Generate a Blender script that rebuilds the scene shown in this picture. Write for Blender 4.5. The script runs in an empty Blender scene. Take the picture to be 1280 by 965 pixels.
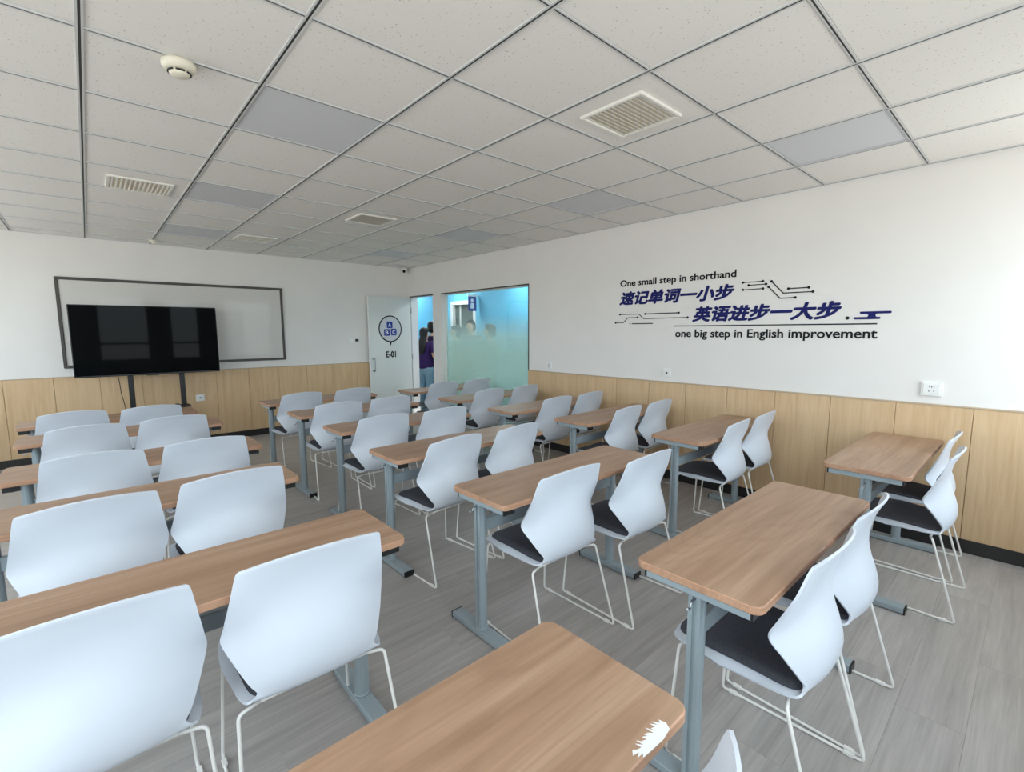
import bpy, bmesh, math, random
from math import sin, cos, pi, radians, sqrt
from mathutils import Vector, Matrix, Quaternion

random.seed(7)
scene = bpy.context.scene
COL = scene.collection

# ------------------------------------------------------------------ camera
FPX = 590.83
YAW, PITCH, ROLL = radians(41.733), radians(6.634), radians(-0.232)
CAM = Vector((-0.066, -1.21, 1.487))
_F = Vector((sin(YAW)*cos(PITCH), cos(YAW)*cos(PITCH), -sin(PITCH)))
_R0 = Vector((cos(YAW), -sin(YAW), 0))
_U0 = _R0.cross(_F)
_R = cos(ROLL)*_R0 + sin(ROLL)*_U0
_U = -sin(ROLL)*_R0 + cos(ROLL)*_U0
cd = bpy.data.cameras.new('camera')
cd.sensor_fit = 'HORIZONTAL'
cd.sensor_width = 36.0
cd.lens = FPX*36.0/1280.0
cd.clip_start = 0.02
cam = bpy.data.objects.new('camera', cd)
COL.objects.link(cam)
cam.matrix_world = Matrix(((_R.x, _U.x, -_F.x, CAM.x), (_R.y, _U.y, -_F.y, CAM.y), (_R.z, _U.z, -_F.z, CAM.z), (0, 0, 0, 1)))
scene.camera = cam

# ------------------------------------------------------------------ world, exposure
scene.view_settings.view_transform = 'Standard'
scene.view_settings.look = 'None'
scene.view_settings.gamma = 1.0
scene.view_settings.use_curve_mapping = False
scene.view_settings.exposure = 0.12
SKY_STRENGTH = 7.0
scene.cycles.transparent_max_bounces = 24
world = bpy.data.worlds.new('overcast_sky')
scene.world = world
world.use_nodes = True
wn = world.node_tree
wn.nodes.clear()
w_out = wn.nodes.new('ShaderNodeOutputWorld')
w_bg = wn.nodes.new('ShaderNodeBackground')
w_tc = wn.nodes.new('ShaderNodeTexCoord')
w_sep = wn.nodes.new('ShaderNodeSeparateXYZ')
w_ramp = wn.nodes.new('ShaderNodeValToRGB')
w_map = wn.nodes.new('ShaderNodeMapRange')
w_map.inputs['From Min'].default_value = -1
w_map.inputs['From Max'].default_value = 1
wn.links.new(w_tc.outputs['Generated'], w_sep.inputs[0])
wn.links.new(w_sep.outputs['Z'], w_map.inputs['Value'])
wn.links.new(w_map.outputs['Result'], w_ramp.inputs['Fac'])
wn.links.new(w_ramp.outputs['Color'], w_bg.inputs['Color'])
wn.links.new(w_bg.outputs[0], w_out.inputs['Surface'])
cr = w_ramp.color_ramp
cr.elements[0].position = 0.46
cr.elements[0].color = (0.64, 0.63, 0.61, 1)      # pale paved ground far below the windows
cr.elements[1].position = 0.54
cr.elements[1].color = (0.80, 0.90, 1.0, 1)       # overcast sky
w_bg.inputs['Strength'].default_value = SKY_STRENGTH

# ------------------------------------------------------------------ room dimensions
WX = 4.214      # right wall
BY = 6.30       # back wall
H = 2.583       # ceiling
LX = -2.0       # left wall
RY = -1.80      # rear wall (windows)
WZ = 0.982      # top of the panelling
WT = 0.12       # wall thickness
REAR_WINDOWS = [(-1.55, -0.45), (0.10, 1.10), (1.50, 2.15), (2.85, 4.12)]
LEFT_WINDOWS = [(-1.3, 0.9), (1.7, 3.3), (4.0, 5.7)]
WIN_Z = (0.80, 2.40)


def portal(name, loc, size_x, size_y, direction):
    ld = bpy.data.lights.new(name, 'AREA')
    ld.shape = 'RECTANGLE'
    ld.size = size_x
    ld.size_y = size_y
    ld.cycles.is_portal = True
    o = bpy.data.objects.new(name, ld)
    COL.objects.link(o)
    o.location = loc
    o.rotation_euler = Vector(direction).to_track_quat('-Z', 'Y').to_euler()
    return o


for a, b in REAR_WINDOWS:
    portal('window_daylight', ((a+b)/2, RY-WT-0.03, sum(WIN_Z)/2), b-a+0.05, WIN_Z[1]-WIN_Z[0]+0.05, (0, 1, 0))
for a, b in LEFT_WINDOWS:
    portal('window_daylight', (LX-WT-0.03, (a+b)/2, sum(WIN_Z)/2), b-a+0.05, WIN_Z[1]-WIN_Z[0]+0.05, (1, 0, 0))


# ------------------------------------------------------------------ materials
def srgb(r, g, b):
    f = lambda c: (c/255/12.92) if c/255 <= 0.04045 else ((c/255+0.055)/1.055)**2.4
    return (f(r), f(g), f(b), 1.0)


class NT:
    def __init__(self, name):
        self.m = bpy.data.materials.new(name)
        self.m.use_nodes = True
        self.t = self.m.node_tree
        self.b = self.t.nodes['Principled BSDF']

    def n(self, kind, **kw):
        nd = self.t.nodes.new(kind)
        for k, v in kw.items():
            if hasattr(nd, k) and k not in nd.inputs:
                setattr(nd, k, v)
            else:
                nd.inputs[k].default_value = v
        return nd

    def l(self, a, b):
        self.t.links.new(a, b)

    def ramp(self, fac, stops):
        r = self.n('ShaderNodeValToRGB')
        e = r.color_ramp.elements
        while len(e) < len(stops):
            e.new(0.5)
        for i, (p, c) in enumerate(stops):
            e[i].position = p
            e[i].color = c
        self.l(fac, r.inputs['Fac'])
        return r

    def coords(self, scale, rand=False, space='Object'):
        tc = self.n('ShaderNodeTexCoord')
        mp = self.n('ShaderNodeMapping')
        mp.inputs['Scale'].default_value = scale
        self.l(tc.outputs[space], mp.inputs['Vector'])
        if rand:
            oi = self.n('ShaderNodeObjectInfo')
            mul = self.n('ShaderNodeVectorMath', operation='SCALE')
            mul.inputs[0].default_value = (37.0, 19.0, 11.0)
            self.l(oi.outputs['Random'], mul.inputs['Scale'])
            self.l(mul.outputs[0], mp.inputs['Location'])
        return mp

    def bump(self, height, strength, dist):
        b = self.n('ShaderNodeBump')
        b.inputs['Strength'].default_value = strength
        b.inputs['Distance'].default_value = dist
        self.l(height, b.inputs['Height'])
        self.l(b.outputs['Normal'], self.b.inputs['Normal'])


def plain(name, col, rough=0.5, metal=0.0, spec=None, noise=0.0, nscale=8.0):
    k = NT(name)
    k.b.inputs['Base Color'].default_value = col
    k.b.inputs['Roughness'].default_value = rough
    k.b.inputs['Metallic'].default_value = metal
    if spec is not None:
        k.b.inputs['Specular IOR Level'].default_value = spec
    if noise:
        mp = k.coords((1, 1, 1))
        nz = k.n('ShaderNodeTexNoise', Scale=nscale, Detail=5.0)
        k.l(mp.outputs[0], nz.inputs['Vector'])
        lo = tuple(c*(1-noise) for c in col[:3])+(1,)
        hi = tuple(min(1, c*(1+noise)) for c in col[:3])+(1,)
        r = k.ramp(nz.outputs['Fac'], [(0.3, lo), (0.7, hi)])
        k.l(r.outputs[0], k.b.inputs['Base Color'])
    return k.m


def wood_mat(name, dark, mid, light, axis, rough=0.42, rand=True, fine=1.0, contrast=1.0, figure=0.0):
    k = NT(name)
    st = [14*fine, 14*fine, 14*fine]
    st[axis] = 0.9*fine
    mp = k.coords(st, rand)
    n1 = k.n('ShaderNodeTexNoise', Scale=1.0, Detail=6.0, Roughness=0.62, Distortion=0.9)
    k.l(mp.outputs[0], n1.inputs['Vector'])
    st2 = [95*fine, 95*fine, 95*fine]
    st2[axis] = 3.0*fine
    mp2 = k.coords(st2, rand)
    n2 = k.n('ShaderNodeTexNoise', Scale=1.0, Detail=3.0, Roughness=0.6)
    k.l(mp2.outputs[0], n2.inputs['Vector'])
    r = k.ramp(n1.outputs['Fac'], [(0.32, dark), (0.52, mid), (0.72, light)])
    mx = k.n('ShaderNodeMix', data_type='RGBA', blend_type='MULTIPLY')
    mx.inputs['Factor'].default_value = 0.35*contrast
    r2 = k.ramp(n2.outputs['Fac'], [(0.35, (0.55, 0.52, 0.5, 1)), (0.62, (1, 1, 1, 1))])
    k.l(r.outputs[0], mx.inputs['A'])
    k.l(r2.outputs[0], mx.inputs['B'])
    last = mx.outputs['Result']
    if figure:
        st3 = [3.2, 3.2, 3.2]
        st3[axis] = 0.55
        mp3 = k.coords(st3, rand)
        n3 = k.n('ShaderNodeTexNoise', Scale=1.0, Detail=1.5, Roughness=0.45, Distortion=0.3)
        k.l(mp3.outputs[0], n3.inputs['Vector'])
        mm = k.n('ShaderNodeMath', operation='MULTIPLY')
        mm.inputs[1].default_value = 95.0
        k.l(n3.outputs['Fac'], mm.inputs[0])
        sn = k.n('ShaderNodeMath', operation='SINE')
        k.l(mm.outputs[0], sn.inputs[0])
        r3 = k.ramp(sn.outputs[0], [(0.0, (1, 1, 1, 1)), (0.55, (0.97, 0.96, 0.95, 1)), (1.0, (0.76, 0.70, 0.66, 1))])
        m3 = k.n('ShaderNodeMix', data_type='RGBA', blend_type='MULTIPLY')
        m3.inputs['Factor'].default_value = figure
        k.l(last, m3.inputs['A'])
        k.l(r3.outputs[0], m3.inputs['B'])
        last = m3.outputs['Result']
    k.l(last, k.b.inputs['Base Color'])
    k.b.inputs['Roughness'].default_value = rough
    k.bump(n2.outputs['Fac'], 0.06, 0.002)
    return k.m


M = {}
M['wall'] = plain('white_wall_paint', srgb(236, 233, 230), 0.85, noise=0.015, nscale=3)
M['ceil_core'] = plain('ceiling_void', srgb(120, 120, 118), 0.9)
M['desk_wood'] = wood_mat('desk_walnut_laminate', srgb(158, 124, 99), srgb(174, 140, 115), srgb(188, 156, 131), 0, 0.4, True, 0.8, 0.7, 0.3)
M['desk_edge'] = wood_mat('desk_edge_band', srgb(168, 126, 100), srgb(184, 142, 114), srgb(194, 153, 126), 0, 0.45)
M['oak'] = wood_mat('oak_wall_panel', srgb(206, 171, 130), srgb(215, 182, 142), srgb(222, 191, 153), 2, 0.5, True, 1.6, 0.35)
M['oak_cap'] = plain('panel_cap_strip', srgb(190, 170, 145), 0.4)
M['groove'] = plain('panel_joint', srgb(178, 146, 110), 0.7)
M['black_base'] = plain('black_skirting', srgb(38, 36, 36), 0.45)
M['chair_white'] = plain('white_moulded_plastic', srgb(212, 218, 228), 0.38, noise=0.01)
M['frame_white'] = plain('white_powder_coat', srgb(242, 240, 236), 0.35)
M['desk_steel'] = plain('grey_blue_powder_coat', srgb(152, 164, 170), 0.42, noise=0.04, nscale=4)
M['black_plastic'] = plain('black_plastic', srgb(24, 24, 25), 0.4)
M['tee'] = plain('ceiling_tee_grey', srgb(205, 206, 207), 0.45)
M['tee_groove'] = plain('ceiling_tee_black_line', srgb(50, 50, 50), 0.7)
M['led'] = plain('unlit_light_panel', srgb(215, 217, 222), 0.5)
M['led_frame'] = plain('light_panel_frame', srgb(196, 198, 204), 0.4)
M['vent_white'] = plain('vent_white_enamel', srgb(240, 238, 232), 0.4)
M['vent_dark'] = plain('vent_inside', srgb(226, 215, 196), 0.8)
M['cream'] = plain('cream_plastic', srgb(232, 227, 210), 0.4)
M['screen'] = plain('dark_glass_screen', srgb(10, 12, 14), 0.04, spec=0.05)
M['tv_bezel'] = plain('tv_bezel', srgb(18, 18, 20), 0.25)
M['board'] = plain('whiteboard_enamel', srgb(216, 213, 209), 0.05, spec=0.14)
M['board_frame'] = plain('board_frame_graphite', srgb(74, 70, 68), 0.4, 0.3)
M['navy'] = plain('navy_acrylic', srgb(31, 35, 100), 0.7, spec=0.2)
M['ink'] = plain('charcoal_acrylic', srgb(30, 30, 36), 0.7, spec=0.2)
M['blue_sign'] = plain('sign_blue', srgb(28, 58, 150), 0.35)
M['sign_white'] = plain('sign_white', srgb(238, 240, 242), 0.4)
M['sign_fill'] = plain('sign_pale_grey', srgb(205, 208, 212), 0.4)
M['door'] = plain('door_white_laminate', srgb(222, 226, 222), 0.4)
M['door_edge'] = plain('door_edge_white', srgb(238, 238, 236), 0.35)
M['steel'] = plain('brushed_steel', srgb(170, 172, 174), 0.3, 0.9)
M['plate'] = plain('white_switch_plastic', srgb(238, 238, 236), 0.35)
M['dark_slot'] = plain('dark_slot', srgb(50, 50, 52), 0.6)
M['win_frame'] = plain('window_frame_grey', srgb(110, 112, 115), 0.4)
M['dark_frame'] = plain('dark_glazing_channel', srgb(70, 66, 66), 0.5)
M['corr_blue'] = plain('corridor_blue_paint', srgb(104, 190, 226), 0.7, noise=0.02)
M['corr_floor'] = plain('corridor_floor_grey', srgb(150, 150, 148), 0.4)
M['corr_ceiling'] = plain('corridor_ceiling_white', srgb(225, 225, 225), 0.8)
M['corr_door_shaded'] = plain('corridor_door_shaded_greygreen', srgb(88, 100, 96), 0.5)  # grey-green darkened to stand in for the dark room beyond the doorway
M['paper'] = plain('torn_white_paper', srgb(238, 238, 240), 0.8)
M['skin'] = plain('skin', srgb(214, 170, 142), 0.55)
M['hair'] = plain('black_hair', srgb(20, 18, 19), 0.45)
M['purple'] = plain('purple_cotton', srgb(60, 32, 96), 0.85, noise=0.05, nscale=20)
M['dark_purple'] = plain('dark_purple_cotton', srgb(50, 32, 72), 0.85, noise=0.05, nscale=20)
M['jeans_light'] = plain('light_blue_denim', srgb(150, 185, 205), 0.85, noise=0.08, nscale=30)
M['trousers_dark'] = plain('dark_trousers', srgb(35, 35, 42), 0.85)
M['shirt_grey'] = plain('grey_cotton', srgb(120, 122, 126), 0.85)
M['shoe'] = plain('white_shoe', srgb(215, 215, 212), 0.6)
M['eye'] = plain('dark_eye', srgb(25, 20, 18), 0.2)


def fabric_mat():
    k = NT('charcoal_seat_fabric')
    mp = k.coords((1, 1, 1))
    nz = k.n('ShaderNodeTexNoise', Scale=260.0, Detail=2.0)
    k.l(mp.outputs[0], nz.inputs['Vector'])
    r = k.ramp(nz.outputs['Fac'], [(0.3, srgb(60, 61, 69)), (0.7, srgb(84, 85, 94))])
    k.l(r.outputs[0], k.b.inputs['Base Color'])
    k.b.inputs['Roughness'].default_value = 0.9
    k.bump(nz.outputs['Fac'], 0.3, 0.001)
    return k.m


M['pad'] = fabric_mat()


def tile_mat():
    k = NT('mineral_fibre_tile')
    mp = k.coords((1, 1, 1), True)
    v = k.n('ShaderNodeTexVoronoi', Scale=70.0)
    k.l(mp.outputs[0], v.inputs['Vector'])
    n = k.n('ShaderNodeTexNoise', Scale=30.0, Detail=3.0)
    k.l(mp.outputs[0], n.inputs['Vector'])
    add = k.n('ShaderNodeMath', operation='MULTIPLY_ADD')
    k.l(n.outputs['Fac'], add.inputs[0])
    add.inputs[1].default_value = 0.42
    k.l(v.outputs['Distance'], add.inputs[2])
    r = k.ramp(add.outputs[0], [(0.30, srgb(168, 165, 159)), (0.335, srgb(238, 235, 231))])
    k.l(r.outputs[0], k.b.inputs['Base Color'])
    k.b.inputs['Roughness'].default_value = 0.92
    return k.m


M['tile'] = tile_mat()


def plank_mat():
    k = NT('grey_vinyl_plank')
    mp = k.coords((1.1, 17, 1), True)
    n1 = k.n('ShaderNodeTexNoise', Scale=1.6, Detail=6.0, Roughness=0.6, Distortion=0.4)
    k.l(mp.outputs[0], n1.inputs['Vector'])
    mp2 = k.coords((4, 140, 1), True)
    n2 = k.n('ShaderNodeTexNoise', Scale=1.0, Detail=3.0)
    k.l(mp2.outputs[0], n2.inputs['Vector'])
    r = k.ramp(n1.outputs['Fac'], [(0.3, srgb(160, 154, 150)), (0.7, srgb(186, 180, 176))])
    r2 = k.ramp(n2.outputs['Fac'], [(0.35, (0.86, 0.86, 0.86, 1)), (0.65, (1, 1, 1, 1))])
    mx = k.n('ShaderNodeMix', data_type='RGBA', blend_type='MULTIPLY')
    mx.inputs['Factor'].default_value = 0.7
    k.l(r.outputs[0], mx.inputs['A'])
    k.l(r2.outputs[0], mx.inputs['B'])
    oi = k.n('ShaderNodeObjectInfo')
    hsv = k.n('ShaderNodeHueSaturation')
    vr = k.n('ShaderNodeMapRange')
    vr.inputs['To Min'].default_value = 0.95
    vr.inputs['To Max'].default_value = 1.04
    k.l(oi.outputs['Random'], vr.inputs['Value'])
    k.l(vr.outputs['Result'], hsv.inputs['Value'])
    k.l(mx.outputs['Result'], hsv.inputs['Color'])
    k.l(hsv.outputs[0], k.b.inputs['Base Color'])
    k.b.inputs['Roughness'].default_value = 0.36
    k.bump(n2.outputs['Fac'], 0.08, 0.001)
    return k.m


M['plank'] = plank_mat()
M['subfloor'] = plain('subfloor', srgb(158, 151, 147), 0.7)


def clear_glass(name, tint, gloss=0.06):
    k = NT(name)
    k.t.nodes.remove(k.b)
    out = k.t.nodes['Material Output']
    tr = k.n('ShaderNodeBsdfTransparent')
    tr.inputs['Color'].default_value = tint
    gl = k.n('ShaderNodeBsdfGlossy')
    gl.inputs['Roughness'].default_value = 0.02
    mx = k.n('ShaderNodeMixShader')
    mx.inputs[0].default_value = gloss
    k.l(tr.outputs[0], mx.inputs[1])
    k.l(gl.outputs[0], mx.inputs[2])
    k.l(mx.outputs[0], out.inputs['Surface'])
    return k.m


M['glass'] = clear_glass('clear_window_glass', (0.95, 0.97, 0.96, 1))


def frosted_glass():
    """gradient privacy film: clear at the top, milky green below"""
    k = NT('gradient_frosted_glass')
    k.t.nodes.remove(k.b)
    out = k.t.nodes['Material Output']
    tc = k.n('ShaderNodeTexCoord')
    sp = k.n('ShaderNodeSeparateXYZ')
    k.l(tc.outputs['Object'], sp.inputs[0])
    mr = k.n('ShaderNodeMapRange', interpolation_type='SMOOTHSTEP')
    mr.inputs['From Min'].default_value = 1.12
    mr.inputs['From Max'].default_value = 1.76
    mr.inputs['To Min'].default_value = 0.25
    mr.inputs['To Max'].default_value = 0.0
    k.l(sp.outputs['Z'], mr.inputs['Value'])
    tr = k.n('ShaderNodeBsdfTransparent')
    tr.inputs['Color'].default_value = (0.985, 0.995, 0.99, 1)
    tl = k.n('ShaderNodeBsdfTranslucent')
    tl.inputs['Color'].default_value = (0.80, 0.94, 0.86, 1)
    df = k.n('ShaderNodeBsdfDiffuse')
    df.inputs['Color'].default_value = (0.76, 0.88, 0.81, 1)
    m1 = k.n('ShaderNodeMixShader')
    m1.inputs[0].default_value = 0.45
    k.l(tl.outputs[0], m1.inputs[1])
    k.l(df.outputs[0], m1.inputs[2])
    m2 = k.n('ShaderNodeMixShader')
    k.l(mr.outputs['Result'], m2.inputs[0])
    k.l(tr.outputs[0], m2.inputs[1])
    k.l(m1.outputs[0], m2.inputs[2])
    gl = k.n('ShaderNodeBsdfGlossy')
    gl.inputs['Roughness'].default_value = 0.03
    m3 = k.n('ShaderNodeMixShader')
    m3.inputs[0].default_value = 0.02
    k.l(m2.outputs[0], m3.inputs[1])
    k.l(gl.outputs[0], m3.inputs[2])
    k.l(m3.outputs[0], out.inputs['Surface'])
    return k.m


M['frosted'] = frosted_glass()


def emit_mat(name, col, strength):
    k = NT(name)
    k.b.inputs['Base Color'].default_value = (0.9, 0.9, 0.9, 1)
    k.b.inputs['Emission Color'].default_value = col
    k.b.inputs['Emission Strength'].default_value = strength
    return k.m


M['corr_lamp'] = emit_mat('corridor_lamp', (0.94, 0.98, 1.0, 1), 18.0)


# ------------------------------------------------------------------ mesh helpers
class MB:
    """collects polygons; each polygon carries a material slot index"""

    def __init__(self):
        self.v = []
        self.f = []
        self.mi = []
        self.smooth = []

    def add(self, verts, faces, mi=0, smooth=False):
        o = len(self.v)
        self.v += [tuple(p) for p in verts]
        for f in faces:
            self.f.append(tuple(i+o for i in f))
            self.mi.append(mi)
            self.smooth.append(smooth)
        return self

    def box(self, x0, x1, y0, y1, z0, z1, mi=0):
        vs = [(x, y, z) for x in (x0, x1) for y in (y0, y1) for z in (z0, z1)]
        fs = [(0, 1, 3, 2), (4, 6, 7, 5), (0, 4, 5, 1), (2, 3, 7, 6), (0, 2, 6, 4), (1, 5, 7, 3)]
        return self.add(vs, fs, mi)

    def cbox(self, x0, x1, y0, y1, z0, z1, c=0.003, mi=0):
        """box with chamfered edges"""
        xs, ys, zs = (x0, x1), (y0, y1), (z0, z1)
        bm = bmesh.new()
        vs = [bm.verts.new((x, y, z)) for x in xs for y in ys for z in zs]
        for f in [(0, 1, 3, 2), (4, 6, 7, 5), (0, 4, 5, 1), (2, 3, 7, 6), (0, 2, 6, 4), (1, 5, 7, 3)]:
            bm.faces.new([vs[i] for i in f])
        bmesh.ops.bevel(bm, geom=bm.edges[:], offset=c, segments=1, affect='EDGES', profile=0.5)
        bm.verts.index_update()
        self.add([v.co[:] for v in bm.verts], [[v.index for v in f.verts] for f in bm.faces], mi)
        bm.free()
        return self

    def prism(self, pts, z0, z1, bevel=0.0, mi=0, side_mi=None, xform=None):
        """extrude a 2D outline (counter-clockwise) along z with an optional soft rim"""
        n = len(pts)
        side_mi = mi if side_mi is None else side_mi
        cx = sum(p[0] for p in pts)/n
        cy = sum(p[1] for p in pts)/n

        def inset(d):
            out = []
            for i in range(n):
                a = Vector(pts[i-1]); b = Vector(pts[i]); c = Vector(pts[(i+1) % n])
                e1 = (b-a).normalized(); e2 = (c-b).normalized()
                n1 = Vector((-e1.y, e1.x)); n2 = Vector((-e2.y, e2.x))
                m = (n1+n2)
                m = m/max(1e-6, m.length_squared)*2
                out.append((b.x+m.x*d, b.y+m.y*d))
            return out
        if bevel > 0:
            ins = inset(bevel)
            rings = [(ins, z0), (pts, z0+bevel), (pts, z1-bevel), (ins, z1)]
        else:
            rings = [(pts, z0), (pts, z1)]
        vs = []
        for ring, z in rings:
            vs += [(p[0], p[1], z) for p in ring]
        if xform:
            vs = [xform(p) for p in vs]
        k = len(rings)
        self.add(vs, [], mi)
        o = len(self.v)-len(vs)
        for r in range(k-1):
            for i in range(n):
                j = (i+1) % n
                self.f.append((o+r*n+i, o+r*n+j, o+(r+1)*n+j, o+(r+1)*n+i))
                self.mi.append(side_mi)
                self.smooth.append(False)
        self.f.append(tuple(o+i for i in reversed(range(n))))
        self.mi.append(side_mi); self.smooth.append(False)
        self.f.append(tuple(o+(k-1)*n+i for i in range(n)))
        self.mi.append(mi); self.smooth.append(False)
        return self

    def tube(self, pts, r, sides=8, mi=0, caps=True, closed=False):
        pts = [Vector(p) for p in pts]
        n = len(pts)
        tang = []
        for i in range(n):
            if closed:
                t = (pts[(i+1) % n]-pts[i-1])
            else:
                t = pts[min(i+1, n-1)]-pts[max(i-1, 0)]
            tang.append(t.normalized())
        up = Vector((0, 0, 1)) if abs(tang[0].z) < 0.9 else Vector((1, 0, 0))
        nrm = tang[0].cross(up).normalized()
        vs = []
        for i in range(n):
            if i > 0:
                q = tang[i-1].rotation_difference(tang[i])
                nrm = q @ nrm
            nrm = (nrm-tang[i]*nrm.dot(tang[i])).normalized()
            b = tang[i].cross(nrm)
            rr = r[i] if isinstance(r, (list, tuple)) else r
            for s in range(sides):
                a = 2*pi*s/sides
                vs.append(pts[i]+nrm*(cos(a)*rr)+b*(sin(a)*rr))
        fs = []
        m = n if closed else n-1
        for i in range(m):
            for s in range(sides):
                t = (s+1) % sides
                j = (i+1) % n
                fs.append((i*sides+s, i*sides+t, j*sides+t, j*sides+s))
        self.add(vs, fs, mi, True)
        o = len(self.v)-len(vs)
        if caps and not closed:
            self.f.append(tuple(o+s for s in reversed(range(sides)))); self.mi.append(mi); self.smooth.append(False)
            self.f.append(tuple(o+(n-1)*sides+s for s in range(sides))); self.mi.append(mi); self.smooth.append(False)
        return self

    def lathe(self, prof, seg=24, mi=0, origin=(0, 0, 0), smooth=True):
        """profile of (radius, z) revolved around z"""
        vs = []
        for r, z in prof:
            for s in range(seg):
                a = 2*pi*s/seg
                vs.append((origin[0]+r*cos(a), origin[1]+r*sin(a), origin[2]+z))
        fs = []
        for i in range(len(prof)-1):
            for s in range(seg):
                t = (s+1) % seg
                fs.append((i*seg+s, i*seg+t, (i+1)*seg+t, (i+1)*seg+s))
        self.add(vs, fs, mi, smooth)
        o = len(self.v)-len(vs)
        if prof[0][0] > 1e-6:
            self.f.append(tuple(o+s for s in reversed(range(seg)))); self.mi.append(mi); self.smooth.append(False)
        if prof[-1][0] > 1e-6:
            k = (len(prof)-1)*seg
            self.f.append(tuple(o+k+s for s in range(seg))); self.mi.append(mi); self.smooth.append(False)
        return self

    def mesh(self, name, mats):
        me = bpy.data.meshes.new(name)
        me.from_pydata(self.v, [], self.f)
        for m in (mats if isinstance(mats, (list, tuple)) else [mats]):
            me.materials.append(m)
        me.polygons.foreach_set('material_index', self.mi)
        me.polygons.foreach_set('use_smooth', self.smooth)
        bm = bmesh.new()
        bm.from_mesh(me)
        bmesh.ops.recalc_face_normals(bm, faces=bm.faces)
        bm.to_mesh(me)
        bm.free()
        me.update()
        return me

    def build(self, name, mats, parent=None, loc=None):
        o = bpy.data.objects.new(name, self.mesh(name, mats))
        COL.objects.link(o)
        if parent is not None:
            o.parent = parent
        if loc is not None:
            o.location = loc
        return o


def child(name, mesh, parent, loc=(0, 0, 0), rot=(0, 0, 0)):
    o = bpy.data.objects.new(name, mesh)
    COL.objects.link(o)
    o.parent = parent
    o.location = loc
    o.rotation_euler = rot
    return o


def tag(o, label, cat, group=None):
    o['label'] = label
    o['category'] = cat
    if group:
        o['group'] = group
    return o


def thing(name, label, cat, loc=(0, 0, 0), rotz=0.0, group=None):
    o = bpy.data.objects.new(name, None)
    o.empty_display_size = 0.1
    COL.objects.link(o)
    o.location = loc
    o.rotation_euler = (0, 0, rotz)
    return tag(o, label, cat, group)


def struct(o):
    o['kind'] = 'structure'
    return o


def fillet(pts, r, seg=5):
    """round the inner corners of a 3D polyline"""
    pts = [Vector(p) for p in pts]
    out = [pts[0]]
    for i in range(1, len(pts)-1):
        a, b, c = pts[i-1], pts[i], pts[i+1]
        d1 = (a-b); d2 = (c-b)
        rr = min(r, d1.length*0.45, d2.length*0.45)
        p1 = b+d1.normalized()*rr
        p2 = b+d2.normalized()*rr
        for s in range(seg+1):
            t = s/seg
            out.append((1-t)**2*p1+2*t*(1-t)*b+t*t*p2)
    out.append(pts[-1])
    return out


def rrect(x0, x1, y0, y1, r, seg=6):
    pts = []
    for cx, cy, a0 in ((x1-r, y0+r, -90), (x1-r, y1-r, 0), (x0+r, y1-r, 90), (x0+r, y0+r, 180)):
        for s in range(seg+1):
            a = radians(a0+90*s/seg)
            pts.append((cx+r*cos(a), cy+r*sin(a)))
    return pts


def disc(cx, cy, r, n=16):
    return [(cx+r*cos(2*pi*i/n), cy+r*sin(2*pi*i/n)) for i in range(n)]


# ================================================================== THE SETTING
# ---- floor of grey planks
floor = struct(MB().box(LX, WX, RY, BY, -0.06, -0.003).build('floor', M['subfloor']))
PW, PL = 0.203, 1.22
plank_mesh = MB().cbox(-PL/2+0.0002, PL/2-0.0002, -PW/2+0.0002, PW/2-0.0002, -0.003, 0.0, 0.0005).mesh('plank', M['plank'])
y = -1.139-PW*4
row = 0
while y < BY:
    y0, y1 = max(y, RY), min(y+PW, BY)
    if y1-y0 > 0.01:
        x = LX-random.random()*PL
        while x < WX:
            x0, x1 = max(x, LX), min(x+PL, WX)
            if x1-x0 > 0.01:
                p = child('plank', plank_mesh, floor, ((x0+x1)/2, (y0+y1)/2, 0))
                p.scale = ((x1-x0)/PL, (y1-y0)/PW, 1)
            x += PL
    y += PW
    row += 1

# ---- ceiling: slab, tees, tiles
ceiling = struct(MB().box(LX, WX, RY, BY, H+0.03, H+0.10).build('ceiling', M['ceil_core']))
T = 0.6
LED_TILES = [(1, 2), (1, 5), (1, 8), (5, -1), (5, 2), (5, 5), (5, 8)]
i0, i1 = math.floor(LX/T), math.ceil(WX/T-1e-6)
j0, j1 = math.floor(RY/T), math.ceil(BY/T-1e-6)
TG = 0.010
full_tile = MB().cbox(-T/2+TG, T/2-TG, -T/2+TG, T/2-TG, 0.0, 0.014, 0.002).mesh('ceiling_tile', M['tile'])
for i in range(i0, i1):
    for j in range(j0, j1):
        if (i, j) in LED_TILES:
            continue
        xa, xb = max(i*T, LX), min((i+1)*T, WX)
        ya, yb = max(j*T, RY), min((j+1)*T, BY)
        if xb-xa < 0.05 or yb-ya < 0.05:
            continue
        t = child('ceiling_tile', full_tile, ceiling, ((xa+xb)/2, (ya+yb)/2, H+0.002))
        t.scale = ((xb-xa)/T, (yb-ya)/T, 1)


def tee_mesh(length, axis):
    """grid tee: two grey flanges with a recessed black line between them"""
    w, g = (0.012, 0.0042) if axis == 1 else (0.009, 0.0032)
    mb = MB()
    a, b = -length/2, length/2
    for lo, hi, z0, mi in ((-w, -g, 0.0, 0), (g, w, 0.0, 0), (-g, g, 0.0006, 1)):
        if axis == 1:
            mb.box(lo, hi, a, b, z0, 0.010, mi)
        else:
            mb.box(a, b, lo, hi, z0, 0.010, mi)
    return mb.mesh('ceiling_tee', [M['tee'], M['tee_groove']])


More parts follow.
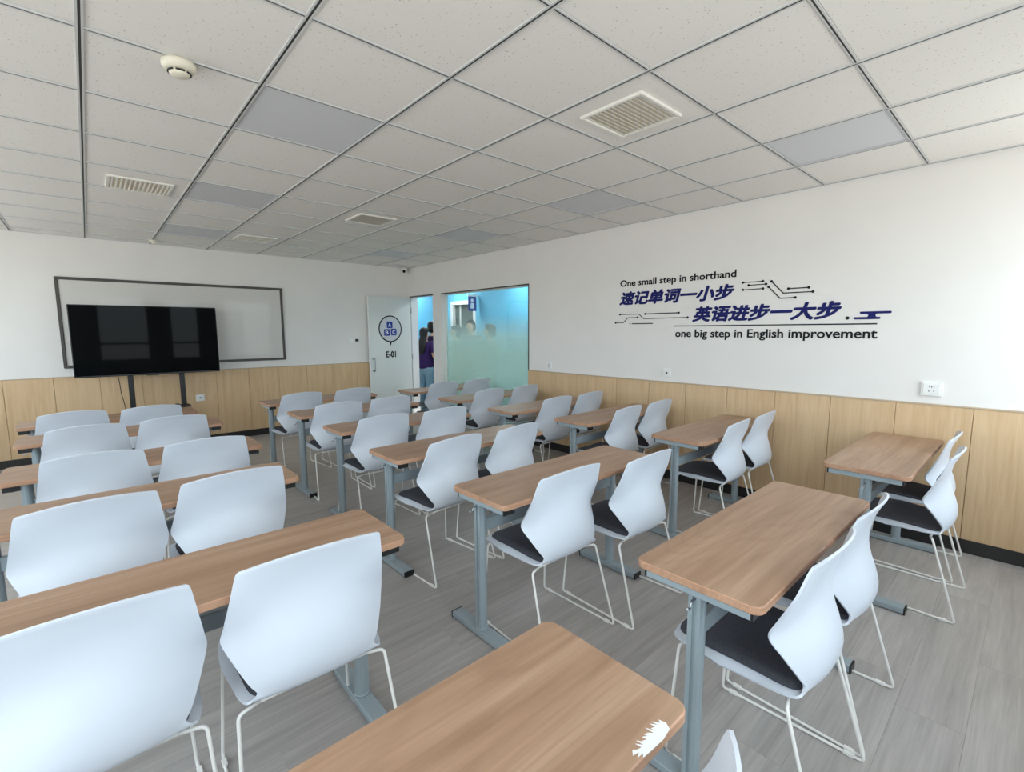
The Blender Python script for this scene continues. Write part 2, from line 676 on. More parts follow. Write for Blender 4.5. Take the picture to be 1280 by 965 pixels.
main_len = BY-RY
main_mesh = tee_mesh(main_len, 1)
for i in range(i0+1, i1):
    child('main_tee', main_mesh, ceiling, (i*T, (BY+RY)/2, H-0.004))
cross_mesh = tee_mesh(T-0.024, 0)
for j in range(j0+1, j1):
    for i in range(i0+1, i1):
        xb = min((i+1)*T, WX)
        c = child('cross_tee', cross_mesh, ceiling, ((i*T+xb)/2, j*T, H-0.004))
        if xb-i*T < T-0.02:
            c.scale.x = (xb-i*T)/T
edge = MB()
edge.box(WX-0.018, WX, RY, BY, H-0.003, H+0.004)
edge.box(LX, WX, BY-0.018, BY, H-0.003, H+0.004)
edge.build('perimeter_angle', M['tee'], ceiling)

# ---- back wall with oak panelling
wall_back = struct(MB().box(LX-WT, WX+0.10, BY, BY+0.10, 0, H+0.1).build('wall_back', M['wall']))
PT = 0.014


def panel_mesh(axis, width):
    mb = MB()
    if axis == 0:      # runs along x, faces -y
        mb.cbox(-width/2+0.0015, width/2-0.0015, -PT, 0, 0.09, WZ-0.012, 0.002)
    else:              # runs along y, faces -x
        mb.cbox(-PT, 0, -width/2+0.0015, width/2-0.0015, 0.09, WZ-0.012, 0.002)
    return mb.mesh('wall_panel', M['oak'])


pm_back = panel_mesh(0, 0.4)
x = -2.4
while x < WX-0.01:
    xa, xb = max(x, LX), min(x+0.4, WX-0.016)
    if xb-xa > 0.02:
        p = child('wall_panel', pm_back, wall_back, ((xa+xb)/2, BY-0.001, 0))
        p.scale.x = (xb-xa)/0.4
    x += 0.4
MB().box(LX, WX-0.016, BY-0.004, BY, 0.09, WZ-0.012).build('panel_backing', M['groove'], wall_back)
struct(MB().cbox(LX, WX-0.018, BY-0.018, BY, WZ-0.012, WZ, 0.002).build('trim_1', M['oak_cap']))
struct(MB().cbox(LX, WX-0.02, BY-0.02, BY, 0, 0.09, 0.002).build('baseboard_back', M['black_base']))

# ---- right wall: doorway, pillar, glazed opening
GY0, GY1, GZ0, GZ1 = 3.255, 5.29, 0.10, 2.088
DY0, DY1, DZ = 5.525, 6.262, 2.09
mb = MB()
mb.box(WX, WX+WT, RY-WT, GY0, 0, H+0.1)
mb.box(WX, WX+WT, GY0, GY1, GZ1, H+0.1)
mb.box(WX, WX+WT, GY0, GY1, 0, GZ0)
mb.box(WX, WX+WT, GY1, DY0, 0, H+0.1)
mb.box(WX, WX+WT, DY0, DY1, DZ, H+0.1)
mb.box(WX, WX+WT, DY1, BY+0.10, 0, H+0.1)
wall_right = struct(mb.build('wall_right', M['wall']))
pm_right = panel_mesh(1, 0.4)
y = -0.945-0.4*3
while y < GY0-0.01:
    ya, yb = max(y, RY), min(y+0.4, GY0)
    if yb-ya > 0.02:
        p = child('wall_panel', pm_right, wall_right, (WX-0.001, (ya+yb)/2, 0))
        p.scale.y = (yb-ya)/0.4
    y += 0.4
MB().box(WX-0.004, WX, RY, GY0, 0.09, WZ-0.012).build('panel_backing', M['groove'], wall_right)
struct(MB().cbox(WX-0.018, WX, RY, GY0, WZ-0.012, WZ, 0.002).build('trim_2', M['oak_cap']))
struct(MB().cbox(WX-0.02, WX, RY, GY0, 0, 0.09, 0.002).build('baseboard_right', M['black_base']))

# glazed screen in the right wall
win = MB()
fw = 0.022
gx = WX+WT-0.03
win.box(gx-0.02, gx+0.02, GY0, GY0+fw, GZ0, GZ1)
win.box(gx-0.02, gx+0.02, GY1-fw, GY1, GZ0, GZ1)
win.box(gx-0.02, gx+0.02, GY0, GY1, GZ1-fw, GZ1)
win.box(gx-0.02, gx+0.02, GY0, GY1, GZ0, GZ0+fw)
win_frame = struct(win.build('window_1', M['door']))
lip = MB()
lip.box(WX-0.004, WX+0.004, GY0-0.004, GY0+0.012, GZ0, GZ1)
lip.box(WX-0.004, WX+0.004, GY0-0.004, GY1+0.004, GZ1-0.012, GZ1+0.004)
lip.build('window_edge_trim', M['dark_frame'], win_frame)
gm = (GY0+GY1)/2-0.07
MB().box(gx-0.005, gx+0.005, GY0+fw, gm-0.002, GZ0+fw, GZ1-fw).build('pane', M['frosted'], win_frame)
MB().box(gx-0.005, gx+0.005, gm+0.002, GY1-fw, GZ0+fw, GZ1-fw).build('pane', M['frosted'], win_frame)
for fx in (gx-0.0075, gx+0.006, gx+0.0085):      # privacy film on both faces of each pane
    MB().box(fx, fx+0.0015, GY0+fw, gm-0.002, GZ0+fw, GZ1-fw).build('privacy_film', M['frosted'], win_frame)
    MB().box(fx, fx+0.0015, gm+0.002, GY1-fw, GZ0+fw, GZ1-fw).build('privacy_film', M['frosted'], win_frame)

# doorway frame and open leaf
df = MB()
df.box(WX-0.006, WX+WT+0.006, DY0, DY0+0.012, 0, DZ)
df.box(WX-0.006, WX+WT+0.006, DY1-0.03, DY1, 0, DZ)
df.box(WX-0.006, WX+WT+0.006, DY0, DY1, DZ-0.012, DZ)
doorway = struct(df.build('trim_3', M['door_edge']))
MB().box(WX-0.010, WX-0.004, DY0-0.004, DY1+0.004, DZ-0.014, DZ+0.006).build('header_seal', M['dark_frame'], doorway)
leaf_x0, leaf_x1, leaf_y0, leaf_y1 = 3.405, 4.185, 6.213, 6.252
door = struct(MB().cbox(leaf_x0, leaf_x1, leaf_y0, leaf_y1, 0.012, 2.072, 0.002).build('door_1', M['door']))
MB().cbox(leaf_x0-0.004, leaf_x0+0.004, leaf_y0-0.002, leaf_y1+0.002, 0.012, 2.072, 0.001).build('edge_strip', M['door_edge'], door)
hx = 3.463
hd = MB().tube(fillet([(hx, leaf_y0-0.001, 1.04), (hx, leaf_y0-0.055, 1.04), (hx, leaf_y0-0.055, 0.83), (hx, leaf_y0-0.001, 0.83)], 0.02), 0.009, 10)
handle = hd.build('pull_handle', M['steel'], door)
for z in (1.04, 0.83):
    MB().box(hx-0.018, hx+0.018, leaf_y0-0.006, leaf_y0, z-0.018, z+0.018).build('handle_plate', M['steel'], handle)
for z in (0.25, 1.05, 1.85):
    MB().lathe([(0.009, -0.05), (0.009, 0.05)], 10, origin=(leaf_x1+0.012, leaf_y0+0.004, z)).build('hinge', M['steel'], door)

# ---- rear wall and left wall with the windows that light the room
def window_wall(name, axis, at, lo, hi, wins, sign):
    """axis 0: wall along x at y=at ; axis 1: wall along y at x=at. sign = outward direction"""
    mb = MB()

    def seg(a, b, z0, z1):
        if axis == 0:
            mb.box(a, b, min(at, at+sign*WT), max(at, at+sign*WT), z0, z1)
        else:
            mb.box(min(at, at+sign*WT), max(at, at+sign*WT), a, b, z0, z1)
    cur = lo
    for a, b in wins:
        seg(cur, a, 0, H+0.1)
        seg(a, b, 0, WIN_Z[0])
        seg(a, b, WIN_Z[1], H+0.1)
        cur = b
    seg(cur, hi, 0, H+0.1)
    return struct(mb.build(name, M['wall']))


window_wall('wall_rear', 0, RY, LX-WT, WX, REAR_WINDOWS, -1)
window_wall('wall_left', 1, LX, RY, BY, LEFT_WINDOWS, -1)
wi = 2
for axis, at, wins in ((0, RY-WT*0.6, REAR_WINDOWS), (1, LX-WT*0.6, LEFT_WINDOWS)):
    for a, b in wins:
        mb = MB()
        panes = []
        s = 0.045

        def bar(p, q, z0, z1, t=0.03, mbx=mb):
            if axis == 0:
                mbx.box(p, q, at-t, at+t, z0, z1)
            else:
                mbx.box(at-t, at+t, p, q, z0, z1)
        bar(a, a+s, *WIN_Z)
        bar(b-s, b, *WIN_Z)
        bar(a+s, b-s, WIN_Z[0], WIN_Z[0]+s)
        bar(a+s, b-s, WIN_Z[1]-s, WIN_Z[1])
        bar(a+s, b-s, 1.20, 1.25)
        f = struct(mb.build('window_%d' % wi, M['win_frame']))
        wi += 1
        for z0, z1 in ((WIN_Z[0]+s, 1.20), (1.25, WIN_Z[1]-s)):
            pb = MB()
            bar(a+s, b-s, z0, z1, 0.003, pb)
            pb.build('pane', M['glass'], f)

# ---- corridor behind the right wall
CX = 6.02
corr = struct(MB().box(WX+WT, CX, 1.0, 11.0, -0.06, 0.0).build('floor_corridor', M['corr_floor']))
struct(MB().box(WX+WT, CX, 1.0, 11.0, 2.62, 2.70).build('ceiling_corridor', M['corr_ceiling']))
CD0, CD1, CDZ = 6.80, 7.58, 2.08
mb = MB()
mb.box(CX, CX+0.1, 1.0, CD0, 0, 2.7)
mb.box(CX, CX+0.1, CD0, CD1, CDZ, 2.7)
mb.box(CX, CX+0.1, CD1, 11.0, 0, 2.7)
struct(mb.build('wall_corridor', M['corr_blue']))
struct(MB().box(WX+WT, CX+0.1, 11.0, 11.1, 0, 2.7).build('wall_corridor_far', M['corr_blue']))
struct(MB().box(WX+WT, CX+0.1, 0.9, 1.0, 0, 2.7).build('wall_corridor_near', M['wall']))
struct(MB().box(WX, WX+WT, BY+0.10, 11.0, 0, 2.7).build('wall_corridor_side', M['wall']))
mb = MB()
mb.box(CX-0.015, CX+0.1, CD0-0.06, CD0+0.02, 0, CDZ+0.06)
mb.box(CX-0.015, CX+0.1, CD1-0.02, CD1+0.06, 0, CDZ+0.06)
mb.box(CX-0.015, CX+0.1, CD0, CD1, CDZ-0.02, CDZ+0.06)
struct(mb.build('trim_4', M['door_edge']))
d2 = struct(MB().cbox(CX+0.06, CX+0.10, CD0+0.02, CD1-0.02, 0.01, CDZ-0.02, 0.002).build('door_2', M['corr_door_shaded']))  # set-back slab whose dark colour paints the shade of an open room
MB().box(CX+0.045, CX+0.06, CD1-0.24, CD1-0.20, 0.01, CDZ-0.02).build('door_stile', M['door_edge'], d2)
MB().tube([(CX+0.02, CD1-0.12, 1.62), (CX+0.02, CD1-0.12, 1.78)], 0.02, 10).build('door_closer', M['black_plastic'], d2)
for n, yy in enumerate((3.2, 5.2, 7.2, 9.2)):
    t = thing('corridor_light', ['corridor ceiling light nearest the camera behind the glass', 'lit corridor ceiling light above the frosted glass screen',
                                 'lit corridor ceiling light outside the open doorway', 'lit corridor ceiling light furthest down the corridor'][n],
              'ceiling light', ((WX+WT+CX)/2+0.25, yy, 2.60), 0, 'corridor ceiling lights')
    MB().box(-0.31, 0.31, -0.31, 0.31, 0.0, 0.019).build('frame', M['led_frame'], t)
    MB().box(-0.29, 0.29, -0.29, 0.29, -0.004, 0.0).build('diffuser', M['corr_lamp'], t)

# ================================================================== DESKS
DW, DD, DZT = 1.20, 0.39, 0.75
top_mesh = MB().prism(rrect(0, DW, -DD/2, DD/2, 0.032), DZT-0.025, DZT, 0.003, 0, 1).mesh('desk_top', [M['desk_wood'], M['desk_edge']])
LEG_IN = 0.088


def column_profile():
    pts = []
    for i in range(13):
        a = radians(-120+240*i/12)
        pts.append((0.026*cos(a)*1.0, 0.026*sin(a)))
    pts += [(-0.024, 0.020), (-0.024, 0.006), (-0.018, 0.005), (-0.018, -0.005), (-0.024, -0.006), (-0.024, -0.020)]
    return pts


leg_mesh = MB().prism(column_profile(), 0.03, DZT-0.055, 0.0).mesh('leg', M['desk_steel'])
leg_mesh_r = MB().prism([(-p[0], p[1]) for p in reversed(column_profile())], 0.03, DZT-0.055, 0.0).mesh('leg', M['desk_steel'])
foot_mesh = MB().cbox(-0.032, 0.032, -0.212, 0.212, 0.004, 0.034, 0.003).mesh('foot', M['desk_steel'])
footcap_mesh = MB().cbox(-0.0325, 0.0325, -0.004, 0.004, 0.0, 0.0345, 0.001).mesh('foot_cap', M['black_plastic'])
arm_mesh = MB().cbox(-0.032, 0.032, -0.165, 0.165, DZT-0.055, DZT-0.026, 0.002).mesh('support_arm', M['desk_steel'])
armcap_mesh = MB().cbox(-0.0325, 0.0325, -0.004, 0.004, DZT-0.0555, DZT-0.026, 0.001).mesh('arm_cap', M['black_plastic'])
beam_mesh = MB().cbox(LEG_IN+0.02, DW-LEG_IN-0.02, -0.014, 0.014, 0.53, 0.59, 0.003).mesh('stretcher', M['desk_steel'])
hook_mesh = MB().tube(fillet([(0, 0, 0), (-0.02, 0, 0.0), (-0.03, 0, -0.02), (-0.045, 0, -0.015)], 0.008, 3), 0.004, 6).mesh('bag_hook', M['steel'])
collar_mesh = MB().lathe([(0.030, 0.0), (0.030, 0.006), (0.0265, 0.010)], 16).mesh('collar', M['desk_steel'])


def desk(x0, yc, leg_off, label, rot=0.0):
    t = thing('classroom_desk', label, 'desk', (x0, yc, 0), rot, 'two-seat classroom desks')
    child('desk_top', top_mesh, t)
    for k, lx in enumerate((LEG_IN, DW-LEG_IN)):
        lg = child('leg', leg_mesh if k == 0 else leg_mesh_r, t, (lx, leg_off, 0))
        child('collar', collar_mesh, lg, (0, 0, 0.034))
        child('bag_hook', hook_mesh, lg, ((-0.022, 0.022)[k], 0, 0.66), (0, 0, (0, pi)[k]))
        ft = child('foot', foot_mesh, t, (lx, leg_off, 0))
        child('foot_cap', footcap_mesh, ft, (0, -0.212, 0.0))
        child('foot_cap', footcap_mesh, ft, (0, 0.212, 0.0))
        am = child('support_arm', arm_mesh, t, (lx+(-0.036, 0.036)[k], 0, 0))
        child('arm_cap', armcap_mesh, am, (0, -0.165, 0))
        child('arm_cap', armcap_mesh, am, (0, 0.165, 0))
    child('stretcher', beam_mesh, t, (0, leg_off, 0))
    return t


PAPER_X, PAPER_Y, PAPER_ROT = 0.645, -0.789, 0
ORD = ['nearest', 'second', 'third', 'fourth', 'fifth', 'farthest']
COLN = {'L': 'left column before the television', 'M': 'middle column', 'R': 'right column along the panelled wall'}
DESKS = {
    ('L', 0): (-0.435, -0.612, 0.04), ('L', 1): (-0.465, 0.452, 0.06), ('L', 2): (-0.51, 1.46, 0.06),
    ('L', 3): (-0.465, 2.34, 0.06), ('L', 4): (-0.49, 3.40, 0.05), ('L', 5): (-0.55, 4.22, 0.05),
    ('M', 0): (1.205, -0.577, 0.02), ('M', 1): (1.185, 0.44, 0.08), ('M', 2): (1.195, 1.385, 0.08),
    ('M', 3): (1.26, 2.35, 0.06), ('M', 4): (1.255, 3.24, 0.05), ('M', 5): (1.245, 4.185, 0.05),
    ('R', 0): (2.945, -0.63, 0.0), ('R', 1): (2.882, 0.42, 0.04), ('R', 2): (2.835, 1.325, 0.04),
    ('R', 3): (2.75, 2.13, 0.04), ('R', 4): (2.795, 3.06, 0.04), ('R', 5): (2.82, 4.02, 0.04),
}
desk_objs = {}
for (c, r), (x0, yc, lo) in DESKS.items():
    if (c, r) == ('L', 0):
        lab = 'wood-topped desk in the front foreground with torn white paper on its corner'
    else:
        lab = 'wood-topped two-seat desk, %s from camera in the %s' % (ORD[r], COLN[c])
    desk_objs[c, r] = desk(x0, yc, lo, lab)

# torn paper left on the nearest desk
res = MB()
rnd = random.Random(3)
outline = [(-0.030, -0.020), (0.010, -0.022), (0.038, -0.018), (0.046, -0.006), (0.042, 0.008)]
for i in range(24):      # ragged brush-like torn side
    u = 0.038-0.0036*i
    outline.append((u-(0.006 if i % 2 else 0.0), (rnd.uniform(0.008, 0.020) if i % 2 else rnd.uniform(-0.002, 0.009))-0.012*i/23))
outline += [(-0.060, -0.004), (-0.046, -0.007), (-0.058, -0.012), (-0.042, -0.013), (-0.050, -0.018)]
ca, sa = cos(radians(PAPER_ROT)), sin(radians(PAPER_ROT))
pts = [(PAPER_X+0.435+p*ca-q*sa, PAPER_Y+0.612+p*sa+q*ca) for p, q in outline]
res.prism(pts, DZT, DZT+0.0006)
pr = res.build('paper_residue', M['paper'], desk_objs['L', 0])
pr['label'] = 'torn white paper stuck on desk corner'

# ================================================================== CHAIRS
# stations along the shell: (centre y, centre z) and edge (x, y, z); y forward, origin at the rear feet
ST = [
    ((0.520, 0.408), (0.165, 0.500, 0.410)),
    ((0.512, 0.426), (0.190, 0.492, 0.436)),
    ((0.480, 0.436), (0.212, 0.462, 0.452)),
    ((0.410, 0.438), (0.226, 0.395, 0.464)),
    ((0.320, 0.436), (0.231, 0.315, 0.480)),
    ((0.220, 0.432), (0.224, 0.220, 0.471)),
    ((0.140, 0.430), (0.216, 0.142, 0.455)),
    ((0.106, 0.431), (0.199, 0.100, 0.446)),
    ((0.073, 0.450), (0.173, 0.095, 0.461)),
    ((0.060, 0.498), (0.190, 0.106, 0.491)),
    ((0.068, 0.556), (0.217, 0.139, 0.546)),
    ((0.090, 0.622), (0.240, 0.174, 0.604)),
    ((0.104, 0.685), (0.235, 0.154, 0.660)),
    ((0.096, 0.760), (0.223, 0.118, 0.740)),
    ((0.070, 0.826), (0.2115, 0.098, 0.806)),
    ((0.056, 0.853), (0.206, 0.090, 0.830)),
    ((0.053, 0.861), (0.198, 0.087, 0.838)),
]
FOLD = 8
DROP = [0.0, 0.004, 0.010, 0.018, 0.044, 0.034, 0.016, 0.004]+[0.0]*9      # how far the seat margin rolls down outside the pad


def crom(vals, s):
    i = int(max(0, min(len(vals)-2, math.floor(s))))
    t = s-i
    p1, p2 = Vector(vals[i]), Vector(vals[i+1])
    p0 = Vector(vals[i-1]) if i > 0 else p1*2-p2
    p3 = Vector(vals[i+2]) if i+2 < len(vals) else p2*2-p1
    return 0.5*((2*p1)+(p2-p0)*t+(2*p0-5*p1+4*p2-p3)*t*t+(3*p1-p0-3*p2+p3)*t**3)


CEN = [a for a, b in ST]
EDG = [b for a, b in ST]


def shell(s, t):
    c = crom(CEN, s)
    e = crom(EDG, s)
    pw = 3.2-1.1*max(0.0, min(1.0, (s-6.0)/4.0))
    k = abs(t)**pw
    i = int(max(0, min(len(DROP)-2, math.floor(s))))
    dr = DROP[i]+(DROP[i+1]-DROP[i])*(s-i)
    m = max(0.0, (abs(t)-0.80)/0.20)
    return Vector((e.x*t, c.x+(e.y-c.x)*k, c.y+(e.z-c.y)*k-dr*m**1.5))


def build_shell():
    sub = 4
    ns = (len(ST)-1)*sub+1
    nt = 21
    ts = [-1+2*j/(nt-1) for j in range(nt)]
    ts = [math.copysign(abs(t)**0.85, t) for t in ts]
    P = [[shell(i/sub, t) for t in ts] for i in range(ns)]
    th = 0.0075
    N = []
    for i in range(ns):
        rowN = []
        for j in range(nt):
            ds = P[min(i+1, ns-1)][j]-P[max(i-1, 0)][j]
            dt = P[i][min(j+1, nt-1)]-P[i][max(j-1, 0)]
            rowN.append(ds.cross(dt).normalized())
        N.append(rowN)
    Q = [[P[i][j]-N[i][j]*th for j in range(nt)] for i in range(ns)]
    verts = [P[i][j] for i in range(ns) for j in range(nt)]+[Q[i][j] for i in range(ns) for j in range(nt)]
    norms = [N[i][j] for i in range(ns) for j in range(nt)]+[-N[i][j] for i in range(ns) for j in range(nt)]
    off = ns*nt
    idx = lambda i, j: i*nt+j
    meshes = []
    cut = FOLD*sub
    for name, ia, ib in (('seat', 0, cut), ('backrest', cut, ns-1)):
        vmap = {}
        vs, nn, fs, keep = [], [], [], []

        def vid(k, vmap=vmap, vs=vs, nn=nn):
            if k not in vmap:
                vmap[k] = len(vs)
                vs.append(verts[k])
                nn.append(norms[k])
            return vmap[k]

        def rim(a, b, vs=vs, nn=nn, fs=fs, keep=keep):
            o = len(vs)
            for k in (a, b, b+off, a+off):
                vs.append(verts[k])
                nn.append(None)
            fs.append((o, o+1, o+2, o+3))
            keep.append(False)
        for i in range(ia, ib):
            for j in range(nt-1):
                fs.append((vid(idx(i, j)), vid(idx(i+1, j)), vid(idx(i+1, j+1)), vid(idx(i, j+1))))
                keep.append(True)
                fs.append((vid(off+idx(i, j)), vid(off+idx(i, j+1)), vid(off+idx(i+1, j+1)), vid(off+idx(i+1, j))))
                keep.append(True)
            rim(idx(i, nt-1), idx(i+1, nt-1))
            rim(idx(i+1, 0), idx(i, 0))
        for j in range(nt-1):
            if ia == 0:
                rim(idx(0, j), idx(0, j+1))
            if ib == ns-1:
                rim(idx(ns-1, j+1), idx(ns-1, j))
        me = bpy.data.meshes.new(name)
        me.from_pydata([tuple(v) for v in vs], [], fs)
        me.materials.append(M['chair_white'])
        me.polygons.foreach_set('use_smooth', [True]*len(fs))
        me.update()
        cn = []
        for p in me.polygons:
            for li in p.loop_indices:
                v = me.loops[li].vertex_index
                cn.append(tuple(nn[v]) if nn[v] is not None else tuple(p.normal))
        me.normals_split_custom_set(cn)
        meshes.append(me)
    return meshes


seat_mesh, back_mesh = build_shell()


def build_pad():
    mb = MB()
    na, nb = 25, 19
    vs = []
    for i in range(na):
        a = -1+2*i/(na-1)
        for j in range(nb):
            b = -1+2*j/(nb-1)
            s = 4.45+a*3.15
            tm = 0.875*(1-abs(a)**7*0.35)
            t = b*tm
            p = shell(s, t)
            ds = shell(s+0.02, t)-shell(s-0.02, t)
            dt = shell(s, t+0.02)-shell(s, t-0.02)
            n = ds.cross(dt).normalized()
            e = max(abs(a), abs(b))
            h = 0.014*(1-e**10)+0.0005
            vs.append(p+n*h)
    fs = [(i*nb+j, (i+1)*nb+j, (i+1)*nb+j+1, i*nb+j+1) for i in range(na-1) for j in range(nb-1)]
    mb.add(vs, fs, 0, True)
    me = bpy.data.meshes.new('seat_pad')
    me.from_pydata([tuple(v) for v in vs], [], fs)
    me.materials.append(M['pad'])
    me.polygons.foreach_set('use_smooth', [True]*len(fs))
    me.update()
    return me


pad_mesh = build_pad()
WR = 0.0055


def build_wire():
    out = []
    for s in (-1, 1):
        pts = [(s*0.16, 0.135, 0.402), (s*0.222, 0.118, 0.400), (s*0.242, 0.004, WR), (s*0.226, 0.488, WR), (s*0.205, 0.462, 0.412), (s*0.15, 0.452, 0.412)]
        out.append(MB().tube(fillet(pts, 0.018, 5), WR, 8).mesh('sled_leg', M['frame_white']))
    bars = []
    bars.append(MB().tube([(-0.165, 0.135, 0.402), (0.165, 0.135, 0.402)], WR, 8).mesh('crossbar', M['frame_white']))
    bars.append(MB().tube([(-0.155, 0.452, 0.412), (0.155, 0.452, 0.412)], WR, 8).mesh('crossbar', M['frame_white']))
    return out, bars


leg_wires, bar_wires = build_wire()
glide_mesh = MB().cbox(-0.008, 0.008, -0.016, 0.016, 0.0, 0.013, 0.002).mesh('foot_glide', M['frame_white'])
bracket_mesh = MB().cbox(-0.11, 0.11, 0.17, 0.44, 0.402, 0.424, 0.003).mesh('seat_bracket', M['frame_white'])


def chair(xc, yr, rot, label):
    t = thing('classroom_chair', label, 'chair', (xc, yr, 0), rot, 'white shell chairs at the desks')
    child('seat', seat_mesh, t)
    child('backrest', back_mesh, t)
    p = child('seat_pad', pad_mesh, t)
    p['label'] = 'dark grey fabric seat pad'
    for k in range(2):
        lg = child('sled_leg', leg_wires[k], t)
        s = (-1, 1)[k]
        child('foot_glide', glide_mesh, lg, (s*0.2405, 0.05, 0))
        child('foot_glide', glide_mesh, lg, (s*0.2275, 0.445, 0))
    for b in bar_wires:
        child('crossbar', b, t)
    child('seat_bracket', bracket_mesh, t)
    return t


CHAIRS = {
    ('L', 0, 'b'): (0.495, -1.055, 15), ('L', 1, 'a'): (-0.127, 0.138, 0), ('L', 1, 'b'): (0.386, 0.107, -2),
    ('L', 2, 'a'): (-0.104, 1.09, 5), ('L', 2, 'b'): (0.392, 1.13, 5), ('L', 3, 'a'): (-0.092, 2.067, -1), ('L', 3, 'b'): (0.417, 2.069, -1),
    ('L', 4, 'a'): (-0.117, 3.05, 6), ('L', 4, 'b'): (0.382, 3.12, 5), ('L', 5, 'a'): (-0.203, 3.895, 3), ('L', 5, 'b'): (0.306, 3.84, 3),
    ('M', 0, 'a'): (1.572, -0.924, 0), ('M', 0, 'b'): (2.073, -0.92, 0), ('M', 1, 'a'): (1.567, 0.123, -1), ('M', 1, 'b'): (2.087, 0.026, 0.7),
    ('M', 2, 'a'): (1.569, 1.036, 8), ('M', 2, 'b'): (2.09, 1.1, 9), ('M', 3, 'a'): (1.588, 2.043, 1.5), ('M', 3, 'b'): (2.124, 1.996, -2),
    ('M', 4, 'a'): (1.583, 2.958, -4), ('M', 4, 'b'): (2.11, 2.95, 0.5), ('M', 5, 'a'): (1.577, 3.85, 7), ('M', 5, 'b'): (2.135, 3.97, 6),
    ('R', 0, 'a'): (3.332, -1.033, 0), ('R', 0, 'b'): (3.85, -0.975, 0), ('R', 1, 'a'): (3.336, 0.119, 4.5), ('R', 1, 'b'): (3.835, 0.165, 2.5),
    ('R', 2, 'a'): (3.31, 1.044, 6), ('R', 2, 'b'): (3.816, 1.131, 3), ('R', 3, 'a'): (3.307, 2.033, 3), ('R', 3, 'b'): (3.812, 2.038, 3),
    ('R', 4, 'a'): (3.21, 2.848, 4), ('R', 4, 'b'): (3.758, 2.882, 5), ('R', 5, 'a'): (3.240, 3.70, 3), ('R', 5, 'b'): (3.750, 3.665, 2.5),
}
CN = {'L': 'left column', 'M': 'middle column', 'R': 'wall-side right column'}
for (c, r, s), (x, y, a) in CHAIRS.items():
    if (c, r) == ('L', 0):
        lab = 'white chair mostly out of frame behind the foreground desk, only backrest corner showing'
    else:
        lab = 'white shell chair on the %s at the %s desk from camera, %s' % ({'a': 'left', 'b': 'right'}[s], ORD[r], CN[c])
    near = DESKS[c, r][1]-DD/2
    a *= 0.7 if r else 1.0
    y = min(y, near-0.122-0.22*abs(sin(radians(a))))
    chair(x, y, radians(a), lab)

# ================================================================== WHITEBOARD, TELEVISION
bx0, bx1, bz0, bz1 = -0.30, 2.108, 1.078, 2.122
t = thing('whiteboard', 'wide white writing board in a dark frame behind the television', 'whiteboard', ((bx0+bx1)/2, BY-0.001, bz0))
hw, hh = (bx1-bx0)/2, bz1-bz0
MB().box(-hw+0.02, hw-0.02, -0.016, 0, 0.02, hh-0.02).build('writing_surface', M['board'], t)
fwid = 0.032
MB().cbox(-hw, hw, -0.026, 0, hh-fwid, hh, 0.004).build('frame_rail', M['board_frame'], t)
MB().cbox(-hw, hw, -0.026, 0, 0, fwid, 0.004).build('frame_rail', M['board_frame'], t)
MB().cbox(-hw, -hw+fwid, -0.026, 0, fwid, hh-fwid, 0.004).build('frame_rail', M['board_frame'], t)
MB().cbox(hw-fwid, hw, -0.026, 0, fwid, hh-fwid, 0.004).build('frame_rail', M['board_frame'], t)

TVY = 5.88
tv = thing('television', 'large black flat-screen television in front of the whiteboard', 'television', (0.484, TVY, 0.0))
tw, tz0, tz1 = 0.697, 0.985, 1.797
MB().cbox(-tw, tw, 0, 0.032, tz0, tz1, 0.004).build('screen_housing', M['tv_bezel'], tv)
MB().box(-tw+0.008, tw-0.008, -0.0015, 0, tz0+0.018, tz1-0.008).build('screen', M['screen'], tv)
MB().cbox(-tw*0.6, tw*0.6, 0.032, 0.062, tz0+0.06, tz0+0.55, 0.008).build('rear_cover', M['tv_bezel'], tv)
MB().cbox(-0.06, 0.06, 0.0, 0.02, tz0-0.008, tz0+0.004, 0.002).build('sensor_bar', M['black_plastic'], tv)

ts_ = thing('television_stand', 'black two-post stand carrying the television', 'tv stand', (0.484, TVY+0.10, 0.0))
for px in (-0.21, 0.295):
    MB().cbox(px-0.027, px+0.027, -0.02, 0.02, 0.09, 1.55, 0.003).build('post', M['black_plastic'], ts_)
    MB().cbox(px-0.025, px+0.025, -0.26, 0.20, 0.055, 0.09, 0.004).build('base_foot', M['black_plastic'], ts_)
    for yy in (-0.23, 0.17):
        MB().tube([(px-0.014, yy, 0.0275), (px+0.014, yy, 0.0275)], 0.0275, 14).build('caster', M['black_plastic'], ts_)
MB().cbox(-0.21, 0.295, -0.02, 0.02, 0.06, 0.10, 0.003).build('base_bar', M['black_plastic'], ts_)
MB().cbox(-0.21, 0.295, -0.038, -0.02, 1.28, 1.34, 0.003).build('mount_rail', M['black_plastic'], ts_)
MB().cbox(-0.21, 0.295, -0.038, -0.02, 1.46, 1.52, 0.003).build('mount_rail', M['black_plastic'], ts_)
MB().cbox(-0.26, 0.345, -0.22, -0.02, 0.575, 0.590, 0.004).build('shelf', M['black_plastic'], ts_)
cable = MB().tube([(0.155, 5.97, 1.02), (0.17, 5.975, 0.9), (0.175, 5.98, 0.78), (0.2, 5.99, 0.62), (0.21, 6.0, 0.45), (0.25, 6.05, 0.2), (0.3, 6.1, 0.006), (0.6, 6.2, 0.006)], 0.0045, 6).build('power_cable', M['black_plastic'])
tag(cable, 'thin black cable hanging below the television', 'cable')
rm = thing('remote_control', 'small black remote lying on the television stand shelf', 'remote control', (0.70, 5.86, 0.590))
MB().cbox(-0.02, 0.02, -0.07, 0.07, 0, 0.018, 0.004).build('body', M['black_plastic'], rm)
MB().box(-0.012, 0.012, -0.05, 0.03, 0.018, 0.0195).build('button_pad', M['dark_slot'], rm)

